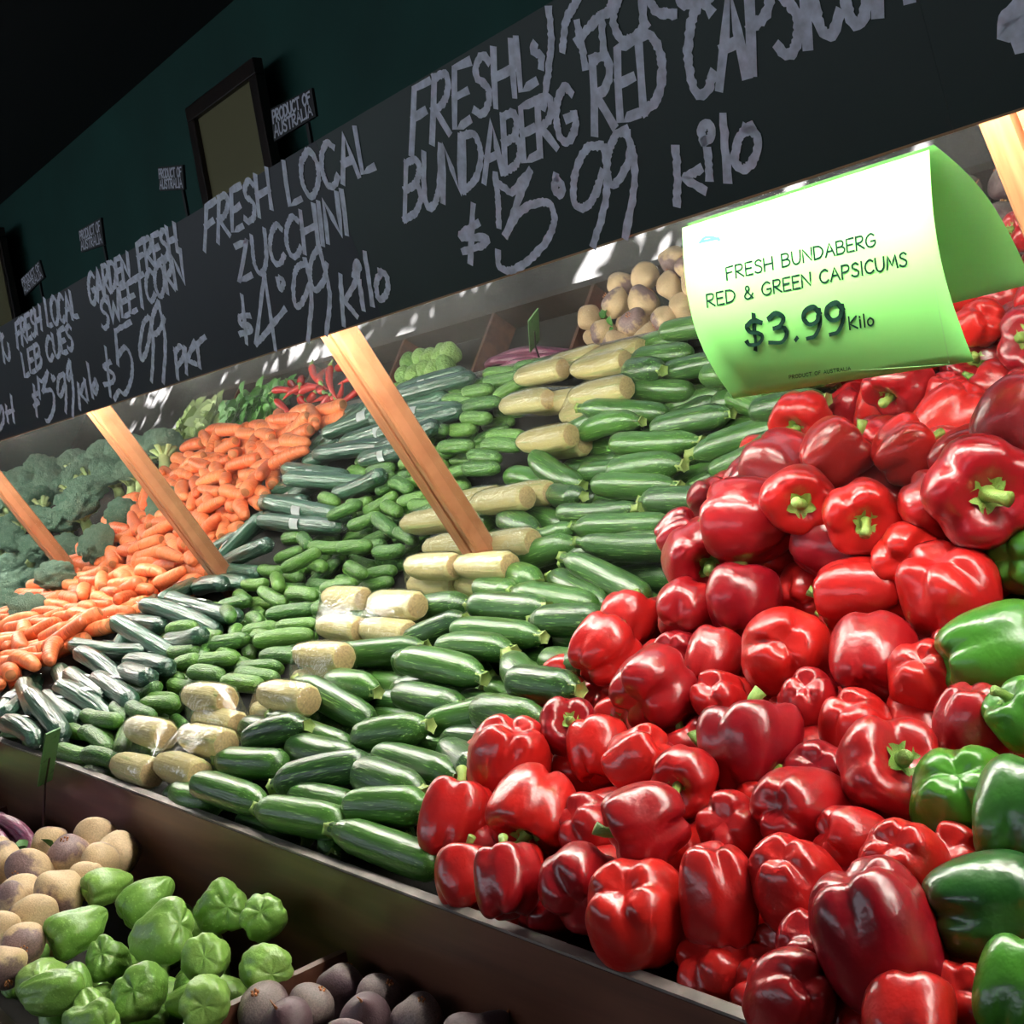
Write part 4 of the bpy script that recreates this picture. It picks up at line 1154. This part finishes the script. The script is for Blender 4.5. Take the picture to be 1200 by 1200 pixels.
for s_ in np.arange(.02, BED_LEN + .0, .0315):
    for xx in np.arange(-2.64, -2.1, .118):
        c = bed(xx + rng.uniform(-.03, .03) + .03 * (int(s_ / .0315) % 2), s_, -.004 + rng.uniform(0, .012))
        if c[0] > -2.15 + (.1 if s_ > .42 and s_ < .56 else 0) * 0 + .0: continue
        if np.min(np.linalg.norm(spheres(ls) - c, axis=1)) < .034: continue
        ang = rng.normal(0, .25)
        ax = np.array([math.cos(ang), 0, 0]) + BED_DIR * math.sin(ang)
        L_ = rng.uniform(.10, .13)
        ls.append(Item('l', c, ax, L_, .0165, dict(L=L_)))
for s_ in np.arange(.03, BED_LEN, .04):
    for xx in np.arange(-2.60, -2.12, .13):
        c = bed(xx + rng.uniform(-.03, .03), s_, -.043)
        if c[0] > -2.16: continue
        ls.append(Item('l', c, np.array([1.0, rng.normal(0, .25), 0]), .12, .0165, dict(L=.12, fill=True)))
# ---- long cucumbers in film
WR = [(199, 697, 240, 676), (232, 690, 262, 684), (197, 700, 282, 724), (165, 709, 258, 744), (134, 727, 212, 774), (133, 732, 192, 733), (85, 755, 171, 764), (91, 763, 149, 809), (83, 788, 125, 820), (150, 778, 197, 785), (197, 752, 237, 744), (67, 805, 134, 849), (53, 817, 90, 845), (37, 817, 74, 866), (6, 835, 42, 802), (6, 848, 47, 871), (148, 787, 178, 797), (110, 800, 150, 830), (28, 800, 44, 840)]
ws_ = []
for a in WR:
    p, q = span(a[0], a[1], a[2], a[3], .016, .016, .26, .36)
    L_ = np.linalg.norm(q - p); dr = (q - p) / L_
    ws_.append(Item('w', (p + q) / 2, dr, L_, .0215, dict(L=L_, hand=True)))
for s_ in np.arange(.04, BED_LEN + .0, .042):
    for xx in (-3.0, -2.86, -2.72):
        c = bed(xx + rng.uniform(-.04, .04), s_, -.005 + rng.uniform(0, .015))
        if np.min(np.linalg.norm(spheres(ws_) - c, axis=1)) < .05: continue
        ang = rng.normal(-.35, .3)
        ax = np.array([math.cos(ang), 0, 0]) + BED_DIR * math.sin(ang)
        L_ = rng.uniform(.25, .30)
        ws_.append(Item('w', c, ax, L_, .0215, dict(L=L_)))
allm = zs + cornsph + ls + ws_
settle(allm, 50, slack=.96)
# cobs of one pack keep together
obj_rows = []
for it in zs:
    vi = int(rng.integers(0, 6))
    o = new_obj('zucchini', ZV[vi][0]); new_obj('stem', ZV[vi][1], None, o)
    place(o, it.c, frame(it.axis, rng.uniform(0, 6.28)), (it.meta['L'] * .97, rng.uniform(.172, .205), rng.uniform(.172, .205)))
    tag(o, None, 'zucchini', 'loose zucchini beside the capsicums')
    if it.meta.get('fill'): tag(o, 'zucchini buried under the top layer of the heap', None, 'buried zucchini'); continue
    obj_rows.append((o, it.c[0], s_of(it.c)))
row_labels(obj_rows, 'dark green zucchini', .045, 'the front board')
obj_rows = []
for it in ls:
    o = new_obj('small_cucumber', LV[int(rng.integers(0, 5))])
    place(o, it.c, frame(it.axis, rng.uniform(0, 6.28)), (it.meta['L'], rng.uniform(.108, .122), rng.uniform(.108, .122)))
    tag(o, None, 'cucumber', 'small cucumbers beside the sweetcorn')
    if it.meta.get('fill'): tag(o, 'small cucumber buried under the top layer of the heap', None, 'buried small cucumbers'); continue
    obj_rows.append((o, it.c[0], s_of(it.c)))
row_labels(obj_rows, 'small green cucumber', .032, 'the board')
obj_rows = []
for k, it in enumerate(ws_):
    vi = k % 4
    o = new_obj('wrapped_cucumber', WV[vi][0]); [new_obj('film_end', fm_, None, o) for fm_ in WV[vi][1]]
    up = frame(it.axis, 0)
    place(o, it.c, frame(it.axis, rng.uniform(-.5, .5) - .3), (it.meta['L'], .30, .30))
    if k % 3 != 1: new_obj('label_sticker', WV[vi][2], None, o)['label'] = 'white sticker'
    tag(o, None, 'cucumber', 'long cucumbers in clear wrap')
    obj_rows.append((o, it.c[0], s_of(it.c)))
row_labels(obj_rows, 'long wrapped cucumber', .043, 'the board')

# corn packs
obj_rows = []
for i in range(len(packs)):
    a, b_ = cornsph[2 * i], cornsph[2 * i + 1]
    base = (a.c + b_.c) / 2
    r_ = bpy.data.objects.new('sweetcorn_pack', None); COL.objects.link(r_); r_.location = base
    pts = []
    for k, it in enumerate((a, b_)):
        me = CV[(i + k) % 3]
        o = new_obj('corn_cob', me, None, r_)
        ax = it.axis * (-1 if True else 1)
        R_ = frame(ax, rng.uniform(0, 6))
        M = np.eye(4); M[:3, :3] = R_ * np.array([.165, .172, .172]); M[:3, 3] = it.c - base
        o.matrix_local = Matrix(M.tolist())
        for v_ in me.vertices:
            p = (M @ np.array([*(np.array(v_.co) * np.array([1.03, 1.1, 1.1])), 1]))[:3]
            pts.append(p)
    bmx = bmesh.new()
    for p in pts: bmx.verts.new(tuple(p))
    res = bmesh.ops.convex_hull(bmx, input=bmx.verts)
    dele = [g for g in res['geom_interior'] if isinstance(g, bmesh.types.BMVert)] + [g for g in res['geom_unused'] if isinstance(g, bmesh.types.BMVert)]
    bmesh.ops.delete(bmx, geom=list(set(dele)), context='VERTS')
    me = bpy.data.meshes.new('clear_wrap'); bmx.to_mesh(me); bmx.free()
    me.polygons.foreach_set('use_smooth', [True] * len(me.polygons))
    o = new_obj('clear_wrap', me, M_film, r_)
    tag(r_, None, 'sweetcorn', 'wrapped sweetcorn packs')
    obj_rows.append((r_, base[0], s_of(base)))
row_labels(obj_rows, 'film-wrapped sweetcorn pair', .075, 'the board')

# ---- carrots
cs = []
for s_ in np.arange(.02, BED_LEN + .01, .030):
    for xx in np.arange(-4.2, -2.98, .115):
        lo = -3.97 - .2 * s_ / BED_LEN + .02 * math.sin(s_ * 9); hi = -3.02 - .03 * math.sin(s_ * 14)
        c = bed(xx + rng.uniform(-.05, .05), s_ + rng.uniform(-.012, .012), .004 + rng.uniform(-.01, .03) + .012 * math.sin(PI * s_ / BED_LEN))
        if not lo < c[0] < hi: continue
        ang = rng.normal(.12, .34)
        tl_ = rng.normal(0, .12)
        ax = np.array([math.cos(ang), 0, 0]) + BED_DIR * math.sin(ang) + BED_N * tl_
        if rng.random() < .4: ax = -ax
        L_ = rng.uniform(.125, .165)
        cs.append(Item('k', c, ax, L_, .0165, dict(L=L_)))
# ---- broccoli
def broccoli_mesh(seed):
    r = np.random.default_rng(seed)
    cen = []
    while len(cen) < 46:
        q = r.normal(size=3); q /= np.linalg.norm(q)
        if q[2] < -.15: continue
        if all(np.dot(q, c) < .93 for c in cen): cen.append(q)
        elif r.random() < .02: cen.append(q)
    cen = np.array(cen); sz = r.uniform(.8, 1.15, len(cen))
    nz = vec_noise(seed, 4, .05)
    def fn(t, ph):
        st, ct = math.sin(ph), math.cos(ph)
        dirv = np.array([st * math.cos(t), st * math.sin(t), ct])
        if ct < -.25:
            k = (-.25 - ct) / .75
            rr = .80 * (1 - .55 * k); return np.array([dirv[0] * rr, dirv[1] * rr, -.26 + .12 * k])
        dots = cen @ dirv
        m_ = np.max(np.sqrt(np.clip(1 - (np.arccos(np.clip(dots, -1, 1)) / .27) ** 2, 0, 1)) * sz)
        rr = .76 + .25 * m_
        p = dirv * rr * np.array([1, 1, .78])
        return p * (1 + nz(p))
    v, f = surf(fn, 80, 48)
    me = mesh_from('broccoli_head', v, f); me.materials.append(M_broc)
    mb = MB()
    mb.tube([(0, 0, -1.15), (.03, 0, -.8), (0, .02, -.45), (0, 0, -.1)], [.27, .24, .25, .34], 14)
    for k in range(7):
        a = 2 * PI * k / 7 + r.uniform(-.2, .2)
        mb.tube([(.1 * math.cos(a), .1 * math.sin(a), -.62), (.33 * math.cos(a), .33 * math.sin(a), -.40), (.58 * math.cos(a), .58 * math.sin(a), -.16)], [.10, .10, .15], 8)
    sm = mesh_from('broccoli_stalk', mb.v, mb.f); sm.materials.append(M_bstalk)
    return me, sm
BV = [broccoli_mesh(300 + k) for k in range(3)]
bs = []
BRT = [(25, 648, .075, (.2, -.8, -.5)), (70, 688, .07, (-.1, -.9, -.4)), (18, 690, .07, (-.5, -.5, -.6)), (10, 715, .065, (-.2, -.8, -.5)), (75, 660, .06, (.2, -.9, -.3)), (40, 720, .065, (.1, -.8, -.5)), (45, 655, .06, (.4, -.7, -.4))]
for px, py, R_, st in BRT:
    c = at_bed(px, py, .03); bs.append(Item('b', c, from_cam(*st, at=c), R_ * 2, R_ * .85, dict(R=R_)))
for s_ in np.arange(.07, BED_LEN - .01, .125):
    for xx in np.arange(-6.7, -3.95, .16):
        c = bed(xx + rng.uniform(-.03, .03), s_ + rng.uniform(-.03, .03), .025 + rng.uniform(0, .05) + .04 * (s_ / BED_LEN))
        if c[0] > -4.06 - .2 * s_ / BED_LEN: continue
        if np.min(np.linalg.norm(spheres(bs) - c, axis=1)) < .11: continue
        R_ = rng.uniform(.062, .082)
        ax = np.array([rng.normal(0, .45), rng.uniform(-1.1, -.35), rng.uniform(.1, .8)])
        bs.append(Item('b', c, ax, R_ * 2, R_ * .85, dict(R=R_)))
settle(cs + bs, 32, slack=.90)
obj_rows = []
for it in cs:
    o = new_obj('carrot', KV[int(rng.integers(0, 6))])
    w_ = rng.uniform(.155, .19)
    place(o, it.c, frame(it.axis, rng.uniform(0, 6.28)), (it.meta['L'], w_, w_))
    tag(o, None, 'carrot', 'loose carrots heaped between broccoli and cucumbers')
    obj_rows.append((o, it.c[0], s_of(it.c)))
row_labels(obj_rows, 'orange carrot', .031, 'the board')

obj_rows = []
for it in bs:
    V = BV[int(rng.integers(0, 3))]
    o = new_obj('broccoli', V[0]); new_obj('stalk', V[1], None, o)['label'] = 'pale green stalk'
    Rm = frame(it.axis, rng.uniform(0, 6.28)); Rz = np.stack([Rm[:, 1], Rm[:, 2], Rm[:, 0]], 1)
    place(o, it.c, Rz, (it.meta['R'],) * 3)
    tag(o, None, 'broccoli', 'broccoli heads beyond the carrots')
    obj_rows.append((o, it.c[0], s_of(it.c)))
row_labels(obj_rows, 'blue-green broccoli head', .125, 'the board')

# ------------------------------------------------------------------ lower bins
LOWX = [-4.7, -4.3, -3.7, -3.12, -2.66, -2.24, -1.80, -1.245, -0.55]
mb = MB(); mb.box((-4.75, 0.32, 0.72), (0.1, 0.62, 0.745)); 
tag(mb.build('lower_shelf', M_dark), 'dark lower shelf below the front board that carries the root vegetables', 'shelf')
mb = MB(); mb.box((-4.75, 0.30, 0.0), (0.1, 0.32, 0.83))
tag(mb.build('lower_front_board', M_frame), 'dark board along the customer side of the lower bins', 'board')
dn = ['at the far end of the lower bins', 'between the pale greens and spinach', 'between the spinach and chillies', 'between the chillies and sprouts', 'between the sprouts and purple stalks', 'between the purple stalks and swedes', None, 'between the chayotes and beetroots', 'past the beetroots']
for i, x in enumerate(LOWX):
    if dn[i] is None: continue
    mb = MB(); zt = .872 if abs(x + 1.245) < .01 else .83
    mb.box((x - .006, 0.321, 0.7455), (x + .006, 0.619, zt))
    tag(mb.build('bin_divider', M_board), 'brown wooden bin divider ' + dn[i], 'divider', 'dividers of the lower bins')

def blob_mesh(name, seed, fn_r, nu=32, nv=22):
    nz = vec_noise(seed, 4, .05)
    def fn(t, ph):
        p = fn_r(t, ph)
        return p * (1 + nz(p))
    v, f = surf(fn, nu, nv)
    return mesh_from(name, v, f)
def swede_fn(t, ph):
    st, ct = math.sin(ph), math.cos(ph)
    r_ = st * (1 + .06 * ct)
    z = ct * .92 - (.0 if ct > 0 else .12 * (-ct) ** 6)
    if ct > .8: z -= .10 * ((ct - .8) / .2) ** 2
    return np.array([r_ * math.cos(t), r_ * math.sin(t), z])
SWV = []
for k in range(4):
    me = blob_mesh('swede_body', 400 + k, swede_fn); me.materials.append(M_swede)
    mb = MB()
    for j in range(6):
        a = 2 * PI * j / 6
        mb.tube([(.10 * math.cos(a), .10 * math.sin(a), .74), (.15 * math.cos(a), .15 * math.sin(a), .87), (.17 * math.cos(a), .17 * math.sin(a), .93)], [.06, .05, .03], 6)
    cm = mesh_from('swede_crown', mb.v, mb.f); cm.materials.append(M_crown)
    SWV.append((me, cm))
def chay_fn_make(seed):
    r = np.random.default_rng(seed); ph0 = r.uniform(0, 6.28)
    fur = [2 * PI * k / 5 + r.uniform(-.35, .35) for k in range(5)]; fd = [r.uniform(.25, 1.1) for k in range(5)]; fw = [r.uniform(.12, .24) for k in range(5)]
    def fn(t, ph):
        st, ct = math.sin(ph), math.cos(ph)
        w_ = .62 + .38 * (.5 - .5 * ct) - .06 * max(0, ct)      # narrower towards +Z (stalk end)
        g_ = max(fd[k] * math.exp(-(((t - fur[k] + PI) % (2 * PI) - PI + .12 * math.sin(3 * ph + k)) / fw[k]) ** 2) for k in range(5))
        dpt = .10 + .20 * max(0, -ct) ** 2 + .08 * max(0, ct) ** 2
        r_ = max(st, 0) ** .8 * w_ * (1 - dpt * g_) + .022 * math.sin(11 * t + 3 * math.sin(4 * ph)) * st
        z = ct * 1.22
        if ct < -.7: z += .32 * ((-ct - .7) / .3) ** 2 * (0.6 + .4 * g_)
        return np.array([r_ * math.cos(t), r_ * math.sin(t), z])
    return fn
CHV = []
for k in range(5):
    me = blob_mesh('chayote_body', 420 + k, chay_fn_make(420 + k), 48, 26); me.materials.append(M_chay); CHV.append(me)
def beet_fn(t, ph):
    st, ct = math.sin(ph), math.cos(ph)
    z = ct * .9
    if ct < -.75: z -= .5 * ((-ct - .75) / .25) ** 2
    r_ = st * (1.0 if ct > -.75 else 1 - .25 * ((-ct - .75) / .25))
    return np.array([r_ * math.cos(t), r_ * math.sin(t), z])
BTV = []
for k in range(3):
    me = blob_mesh('beetroot_body', 440 + k, beet_fn); me.materials.append(M_beet)
    mb = MB(); mb.tube([(0, 0, -1.3), (.05, .02, -1.6), (.15, .1, -1.95)], [.08, .04, .015], 6)
    for j in range(5):
        a = 2 * PI * j / 5
        mb.tube([(.08 * math.cos(a), .08 * math.sin(a), .8), (.13 * math.cos(a), .13 * math.sin(a), 1.0)], [.06, .05], 6)
    cm = mesh_from('beetroot_root', mb.v, mb.f); cm.materials.append(M_crown); BTV.append((me, cm))

low = []
CHAY = [(90, 1090, 62, (.75, -.45, .2), 118), (172, 1055, 62, (.75, -.6, .2), 118), (125, 1038, 50, (.8, -.3, .4), 80), (185, 1098, 80, (-.5, .3, .75), 90), (257, 1067, 74, (-.2, .1, .95), 78), (320, 1072, 62, (.1, .2, .95), 70), (242, 1125, 62, (.1, .1, .95), 66), (308, 1135, 66, (-.3, -.2, .9), 74), (243, 1172, 66, (.1, -.2, .95), 70), (165, 1165, 78, (.2, .1, .95), 84), (60, 1165, 66, (-.95, .1, .2), 130), (105, 1200, 60, (-.5, -.1, .8), 76), (130, 1130, 60, (.3, .3, .8), 80)]
chw = ['long pale chayote on the swedes', 'long chayote stretched across the top of the heap', 'small chayote behind, touching the swedes', 'wrinkled chayote with puckered end in the middle of the heap', 'round furrowed chayote against the board', 'chayote at the end of the heap against the board', 'small chayote below the wrinkled one', 'chayote next to the bin divider', 'chayote low beside the beetroot divider', 'round smooth chayote under the wrinkled one', 'long chayote lying flat at the bottom corner', 'chayote cut off by the bottom of the photo', 'dark shaded chayote deep in the heap']
for (px, py, d_, st, ln), wd in zip(CHAY, chw):
    c = at_z(px, py, LOW_Z - .005 if wd[0] != 'd' else LOW_Z - .045)
    R_ = d_ / 2 * depth(c) / FPX; R_ = min(max(R_, .030), .046)
    low.append(Item('ch', c, from_cam(*st, at=c), R_ * 2.5, R_, dict(R=R_, words='green ' + wd, hand=True)))
for k in range(14):
    c = np.array([rng.uniform(-1.76, -1.30), rng.uniform(.37, .57), LOW_Z - .075]); 
    low.append(Item('ch', c, rng.normal(size=3), .09, .036, dict(R=.036, fill=True)))
for xx in np.arange(-1.72, -1.3, .09):
    low.append(Item('ch', np.array([xx, .36, LOW_Z - .03]), rng.normal(size=3), .09, .036, dict(R=.036, words='')))
SW = [(122, 980, 50, (.5, -.5, .6)), (147, 1000, 54, (.8, .1, .4)), (80, 1003, 52, (-.2, -.6, -.4)), (35, 1020, 52, (-.6, .2, -.7)), (2, 1012, 54, (-.5, -.6, .2)), (72, 1047, 58, (-.3, .8, -.3)), (102, 1032, 48, (-.3, .6, .3)), (40, 1072, 56, (-.7, .5, .3)), (10, 1058, 50, (-.5, -.5, -.3)), (26, 1108, 50, (.1, .2, -.9)), (0, 1090, 50, (-.6, .4, .3)), (118, 1010, 44, (.2, -.5, .7)), (4, 1135, 46, (.3, .6, -.5)), (58, 990, 44, (.1, -.6, .6))]
sww = ['topmost pale swede against the dark board', 'pale swede at the end of the heap beside the board', 'swede with brown top behind the front ones', 'swede with dark ringed crown facing out', 'pale swede at the edge under the purple stalks', 'swede with dark purple underside in the middle', 'swede leaning on the chayotes', 'plain pale swede in the lower middle', 'small brown-topped swede near the photo edge', 'purple-brown swede with crown outward, lowest of the heap', 'half-hidden swede on the edge', 'swede wedged below the topmost one', 'swede at the bottom next to the chayotes', 'swede beside the green leaf']
for (px, py, d_, st), wd in zip(SW, sww):
    c = at_z(px, py, LOW_Z - .005); R_ = min(max(d_ / 2 * depth(c) / FPX, .028), .040)
    low.append(Item('sw', c, from_cam(*st, at=c), R_ * 2, R_ * .98, dict(R=R_, words=wd, hand=True)))
for k in range(26):
    c = np.array([rng.uniform(-2.20, -1.78), rng.uniform(.36, .58), LOW_Z - .02 - .05 * (k % 2)])
    if np.min(np.linalg.norm(spheres([i for i in low if i.kind == 'sw']) - c, axis=1)) < .05: continue
    low.append(Item('sw', c, rng.normal(size=3), .066, .033, dict(R=.033, words='' if k % 2 == 0 else None, fill=k % 2 == 1)))
BT = [(308, 1182, 62, (-.3, -.5, -.6)), (365, 1182, 58, (.3, -.6, -.4)), (400, 1157, 58, (.2, -.7, .3)), (452, 1167, 48, (.3, -.5, -.5)), (490, 1195, 60, (.1, -.6, -.5)), (428, 1195, 44, (.1, .4, .7)), (335, 1200, 60, (.2, .3, .7)), (405, 1225, 60, (.2, -.3, .7))]
btw = ['dusty purple beetroot nearest the bin divider', 'beetroot with scarred top beside the nearest one', 'round beetroot against the board, topmost', 'small beetroot by the board, end of the row', 'pale dusty beetroot at the bottom edge', 'small beetroot between the others', 'beetroot half under the dividing board', 'beetroot below the photo edge']
for (px, py, d_, st), wd in zip(BT, btw):
    c = at_z(px, py, LOW_Z - .035); R_ = min(max(d_ / 2 * depth(c) / FPX, .026), .042)
    low.append(Item('bt', c, from_cam(*st, at=c), R_ * 2, R_ * .98, dict(R=R_, words=wd, hand=True)))
for xx in np.arange(-1.18, -.58, .075):
    for yy in (.375, .45, .52, .585):
        c = np.array([xx, yy + rng.uniform(-.01, .01), LOW_Z - .06 + rng.uniform(0, .03)])
        if np.min(np.linalg.norm(spheres([i for i in low if i.kind == 'bt']) - c, axis=1)) < .055: continue
        low.append(Item('bt', c, rng.normal(size=3), .07, .034, dict(R=.034, words='')))
settle(low, 35, on_bed=False, slack=.92, zmin=.745)
nm = {'ch': 'chayote', 'sw': 'swede', 'bt': 'beetroot'}
gr = {'ch': 'green chayotes in the lower bin', 'sw': 'swedes in the lower bin', 'bt': 'beetroots in the lower bin'}
rowsl = {'ch': [], 'sw': [], 'bt': []}
for it in low:
    k = int(rng.integers(0, 10))
    if it.kind == 'ch': o = new_obj('chayote', CHV[k % 5])
    elif it.kind == 'sw':
        o = new_obj('swede', SWV[k % 4][0]); new_obj('crown', SWV[k % 4][1], None, o)
    else:
        o = new_obj('beetroot', BTV[k % 3][0]); new_obj('root', BTV[k % 3][1], None, o)
    Rm = frame(it.axis, rng.uniform(0, 6.28)); Rz = np.stack([Rm[:, 1], Rm[:, 2], Rm[:, 0]], 1)
    place(o, it.c, Rz, (it.meta['R'],) * 3)
    tag(o, it.meta.get('words') or None, nm[it.kind], gr[it.kind])
    if it.meta.get('fill'): tag(o, nm[it.kind] + ' buried under the top layer of its bin', None, 'buried ' + nm[it.kind] + 's')
    elif not it.meta.get('words'): rowsl[it.kind].append((o, it.c[0], it.c[1]))
for k, v_ in rowsl.items():
    if v_: row_labels(v_, {'ch': 'green chayote', 'sw': 'pale swede', 'bt': 'dusty purple beetroot'}[k], .07, 'the customer side')

# purple stalks
for k in range(7):
    x = -2.60 + .04 * k; 
    pts = [(-2.62, .46 + .013 * k, .79 + .01 * (k % 3)), (-2.52, .48 + .015 * k, .83 + .01 * (k % 3)), (-2.40 + .02 * math.sin(k), .49 + .014 * k, .838 + .012 * (k % 2)), (-2.27, .50 + .012 * k, .80 + .01 * (k % 3))]
    mb = MB(); mb.tube(catmull(pts, 6), .0085 + .002 * (k % 3), 10)
    o = mb.build('purple_stalk', M_rhub, None, smooth=True)
    tag(o, 'curved purple stalk beside the swedes, %s from the sprouts' % ORD[k + 1], 'stalk', 'purple stalks in the lower bin')
pts = [at_y(-40, 985, .56), at_y(-8, 962, .56), at_y(18, 966, .56), at_y(36, 985, .56), at_y(44, 1004, .55)]
mb = MB(); mb.tube(catmull(pts, 8), .011, 12)
tag(mb.build('purple_stalk', M_rhub, None, smooth=True), 'arched purple stalk standing up beside the swedes', 'stalk', 'purple stalks in the lower bin')
def leaf_mesh(name, n=1, spread=.0, size=.03, seed=0, up=.5):
    r = np.random.default_rng(seed); mb = MB()
    for _ in range(n):
        a = r.uniform(0, 6.28); el = r.uniform(up - .5, up + .6); s_ = size * r.uniform(.7, 1.2)
        d_ = np.array([math.cos(a) * math.cos(el), math.sin(a) * math.cos(el), math.sin(el)])
        side = np.cross(d_, [0, 0, 1.0]); side /= np.linalg.norm(side) + 1e-9; nn = np.cross(side, d_)
        p0 = np.array([r.uniform(-spread, spread), r.uniform(-spread, spread), r.uniform(-spread, spread) * .5])
        vv = []
        for t, w_ in ((0, .1), (.25, .6), (.5, .8), (.75, .6), (1, .05)):
            c = p0 + d_ * s_ * 2 * t - np.array([0, 0, 1]) * s_ * .6 * t * t
            vv += [c - side * s_ * w_ + nn * s_ * .25 * w_, c, c + side * s_ * w_ + nn * s_ * .25 * w_]
        mb.add(vv, [q for j in range(4) for q in ((j * 3, j * 3 + 1, j * 3 + 4, j * 3 + 3), (j * 3 + 1, j * 3 + 2, j * 3 + 5, j * 3 + 4))])
    return mesh_from(name, mb.v, mb.f)
for (px, py, wd, sd) in ((28, 988, 'small green leaf lying between purple stalk and swedes', 1), (63, 984, 'dark green leaf at the foot of the green tag', 5)):
    o = new_obj('loose_leaf', leaf_mesh('loose_leaf', 2, .004, .018, sd, .7), M_leaf); o.location = tuple(at_z(px, py + 8, LOW_Z)); tag(o, wd, 'leaf')
# sprouts
for k in range(20):
    me = None
    x = -2.98 + .052 * (k % 5) + rng.uniform(-.008, .008); y = .44 + .05 * ((k // 5) % 4) + rng.uniform(-.006, .006)
    if k == 0:
        sp = blob_mesh('sprout', 500, lambda t, ph: np.array([math.sin(ph) * math.cos(t) * (1 + .05 * math.cos(5 * t)), math.sin(ph) * math.sin(t) * (1 + .05 * math.cos(5 * t)), math.cos(ph) * 1.08]), 20, 14); sp.materials.append(M_sprout)
    o = new_obj('sprout', sp); place(o, np.array([x, y, (.85 if k < 20 else .89)]), frame(rng.normal(size=3)), (.029,) * 3)
    tag(o, None, 'sprout', 'green sprouts in the lower bin')
    o['label'] = 'round green sprout mirrored above the cucumbers, %s in the %s row' % (ORD[k % 5 + 1], ORD[k // 5 + 1])
# chillies
chm, _ = rod_mesh('chilli_body', [(0, .02), (.03, .06), (.1, .085), (.4, .075), (.7, .05), (.93, .02), (1, .004)], .09, 10, 0, 0, 7); chm.materials.append(M_chilli)
mb = MB(); mb.tube([(-.62, 0, -.08), (-.55, 0, -.03), (-.49, 0, 0)], [.018, .02, .05], 8); chs = mesh_from('chilli_stem', mb.v, mb.f, True); chs.materials.append(M_stem)
for k in range(24):
    o = new_obj('red_chilli', chm); new_obj('stem', chs, None, o)
    x = -3.66 + .085 * (k % 6) + rng.uniform(-.02, .02); y = .44 + .045 * (k // 6)
    a = rng.uniform(-1, 1) + (PI if k % 2 else 0)
    place(o, np.array([x, y, .85 + .03 * math.sin(PI * (y - .28) / .34) + rng.uniform(0, .02)]), frame((math.cos(a), math.sin(a), rng.normal(0, .2)), rng.uniform(0, 6)), (.15, .16, .16))
    tag(o, 'long red chilli mirrored behind the carrots, %s in the %s row' % (ORD[k % 6 + 1], ORD[k // 6 + 1]), 'chilli', 'red chillies in the lower bin')
for k, x in enumerate((-4.16, -4.0, -3.84)):
    for j, y in enumerate((.46, .55)):
        o = new_obj('leafy_bunch', leaf_mesh('leafy_bunch', 70, .055, .035, 40 + k * 2 + j, .6), M_leaf); o.location = (x, y, .835)
        tag(o, 'bunch of dark green leaves beside the chillies, %s along in the %s row' % (ORD[k + 1], ORD[j + 1]), 'leafy greens', 'leafy bunches in the lower bin')
for k, (x, y) in enumerate(((-4.58, .45), (-4.42, .45), (-4.58, .55), (-4.42, .55))):
    o = new_obj('pale_lettuce', leaf_mesh('pale_lettuce', 60, .04, .045, 60 + k, .7), M_pale); o.location = (x, y, .83)
    tag(o, 'pale green lettuce past the leafy bunches, %s of four' % ORD[k + 1], 'lettuce', 'pale lettuces in the lower bin')

# green tag on its stake
b0 = at_y(42, 992, .585); t1 = at_y(53, 918, .585); t2 = at_y(63, 857, .585)
r_ = bpy.data.objects.new('green_price_tag', None); COL.objects.link(r_); r_.location = (b0[0], .585, b0[2])
bs0 = np.array([b0[0], .585, b0[2]])
tag(r_, 'narrow green tag on a thin stake in front of the dark board', 'price tag')
mb = MB(); mb.tube([np.array([0, 0, -.05]), t1 - bs0, (t1 + t2) / 2 - bs0], .0022, 8); mb.build('stake', M_frame, r_, smooth=True)
M_gtag = veg('green_tag_face', (0.03, 0.10, 0.03), (0.10, 0.24, 0.07), rough=.5, noise_scale=60, speck=(.01, .03, .01), speck_scale=50)
mb = MB()
c = (t1 + t2) / 2 - bs0; hh_ = np.linalg.norm(t2 - t1) / 2; upv = (t2 - t1) / (2 * hh_)
sd = np.array([.55, -.83, 0]); sd = sd / np.linalg.norm(sd); nn = np.cross(sd, upv)
q = [c + sd * a * .019 + upv * b_ * hh_ + nn * of for of in (0, .003) for a, b_ in ((-1, -1), (1, -1), (1, 1), (-1, 1))]
mb.add(q, [(3, 2, 1, 0), (4, 5, 6, 7), (0, 1, 5, 4), (1, 2, 6, 5), (2, 3, 7, 6), (3, 0, 4, 7)]); mb.build('tag_plate', M_gtag, r_)
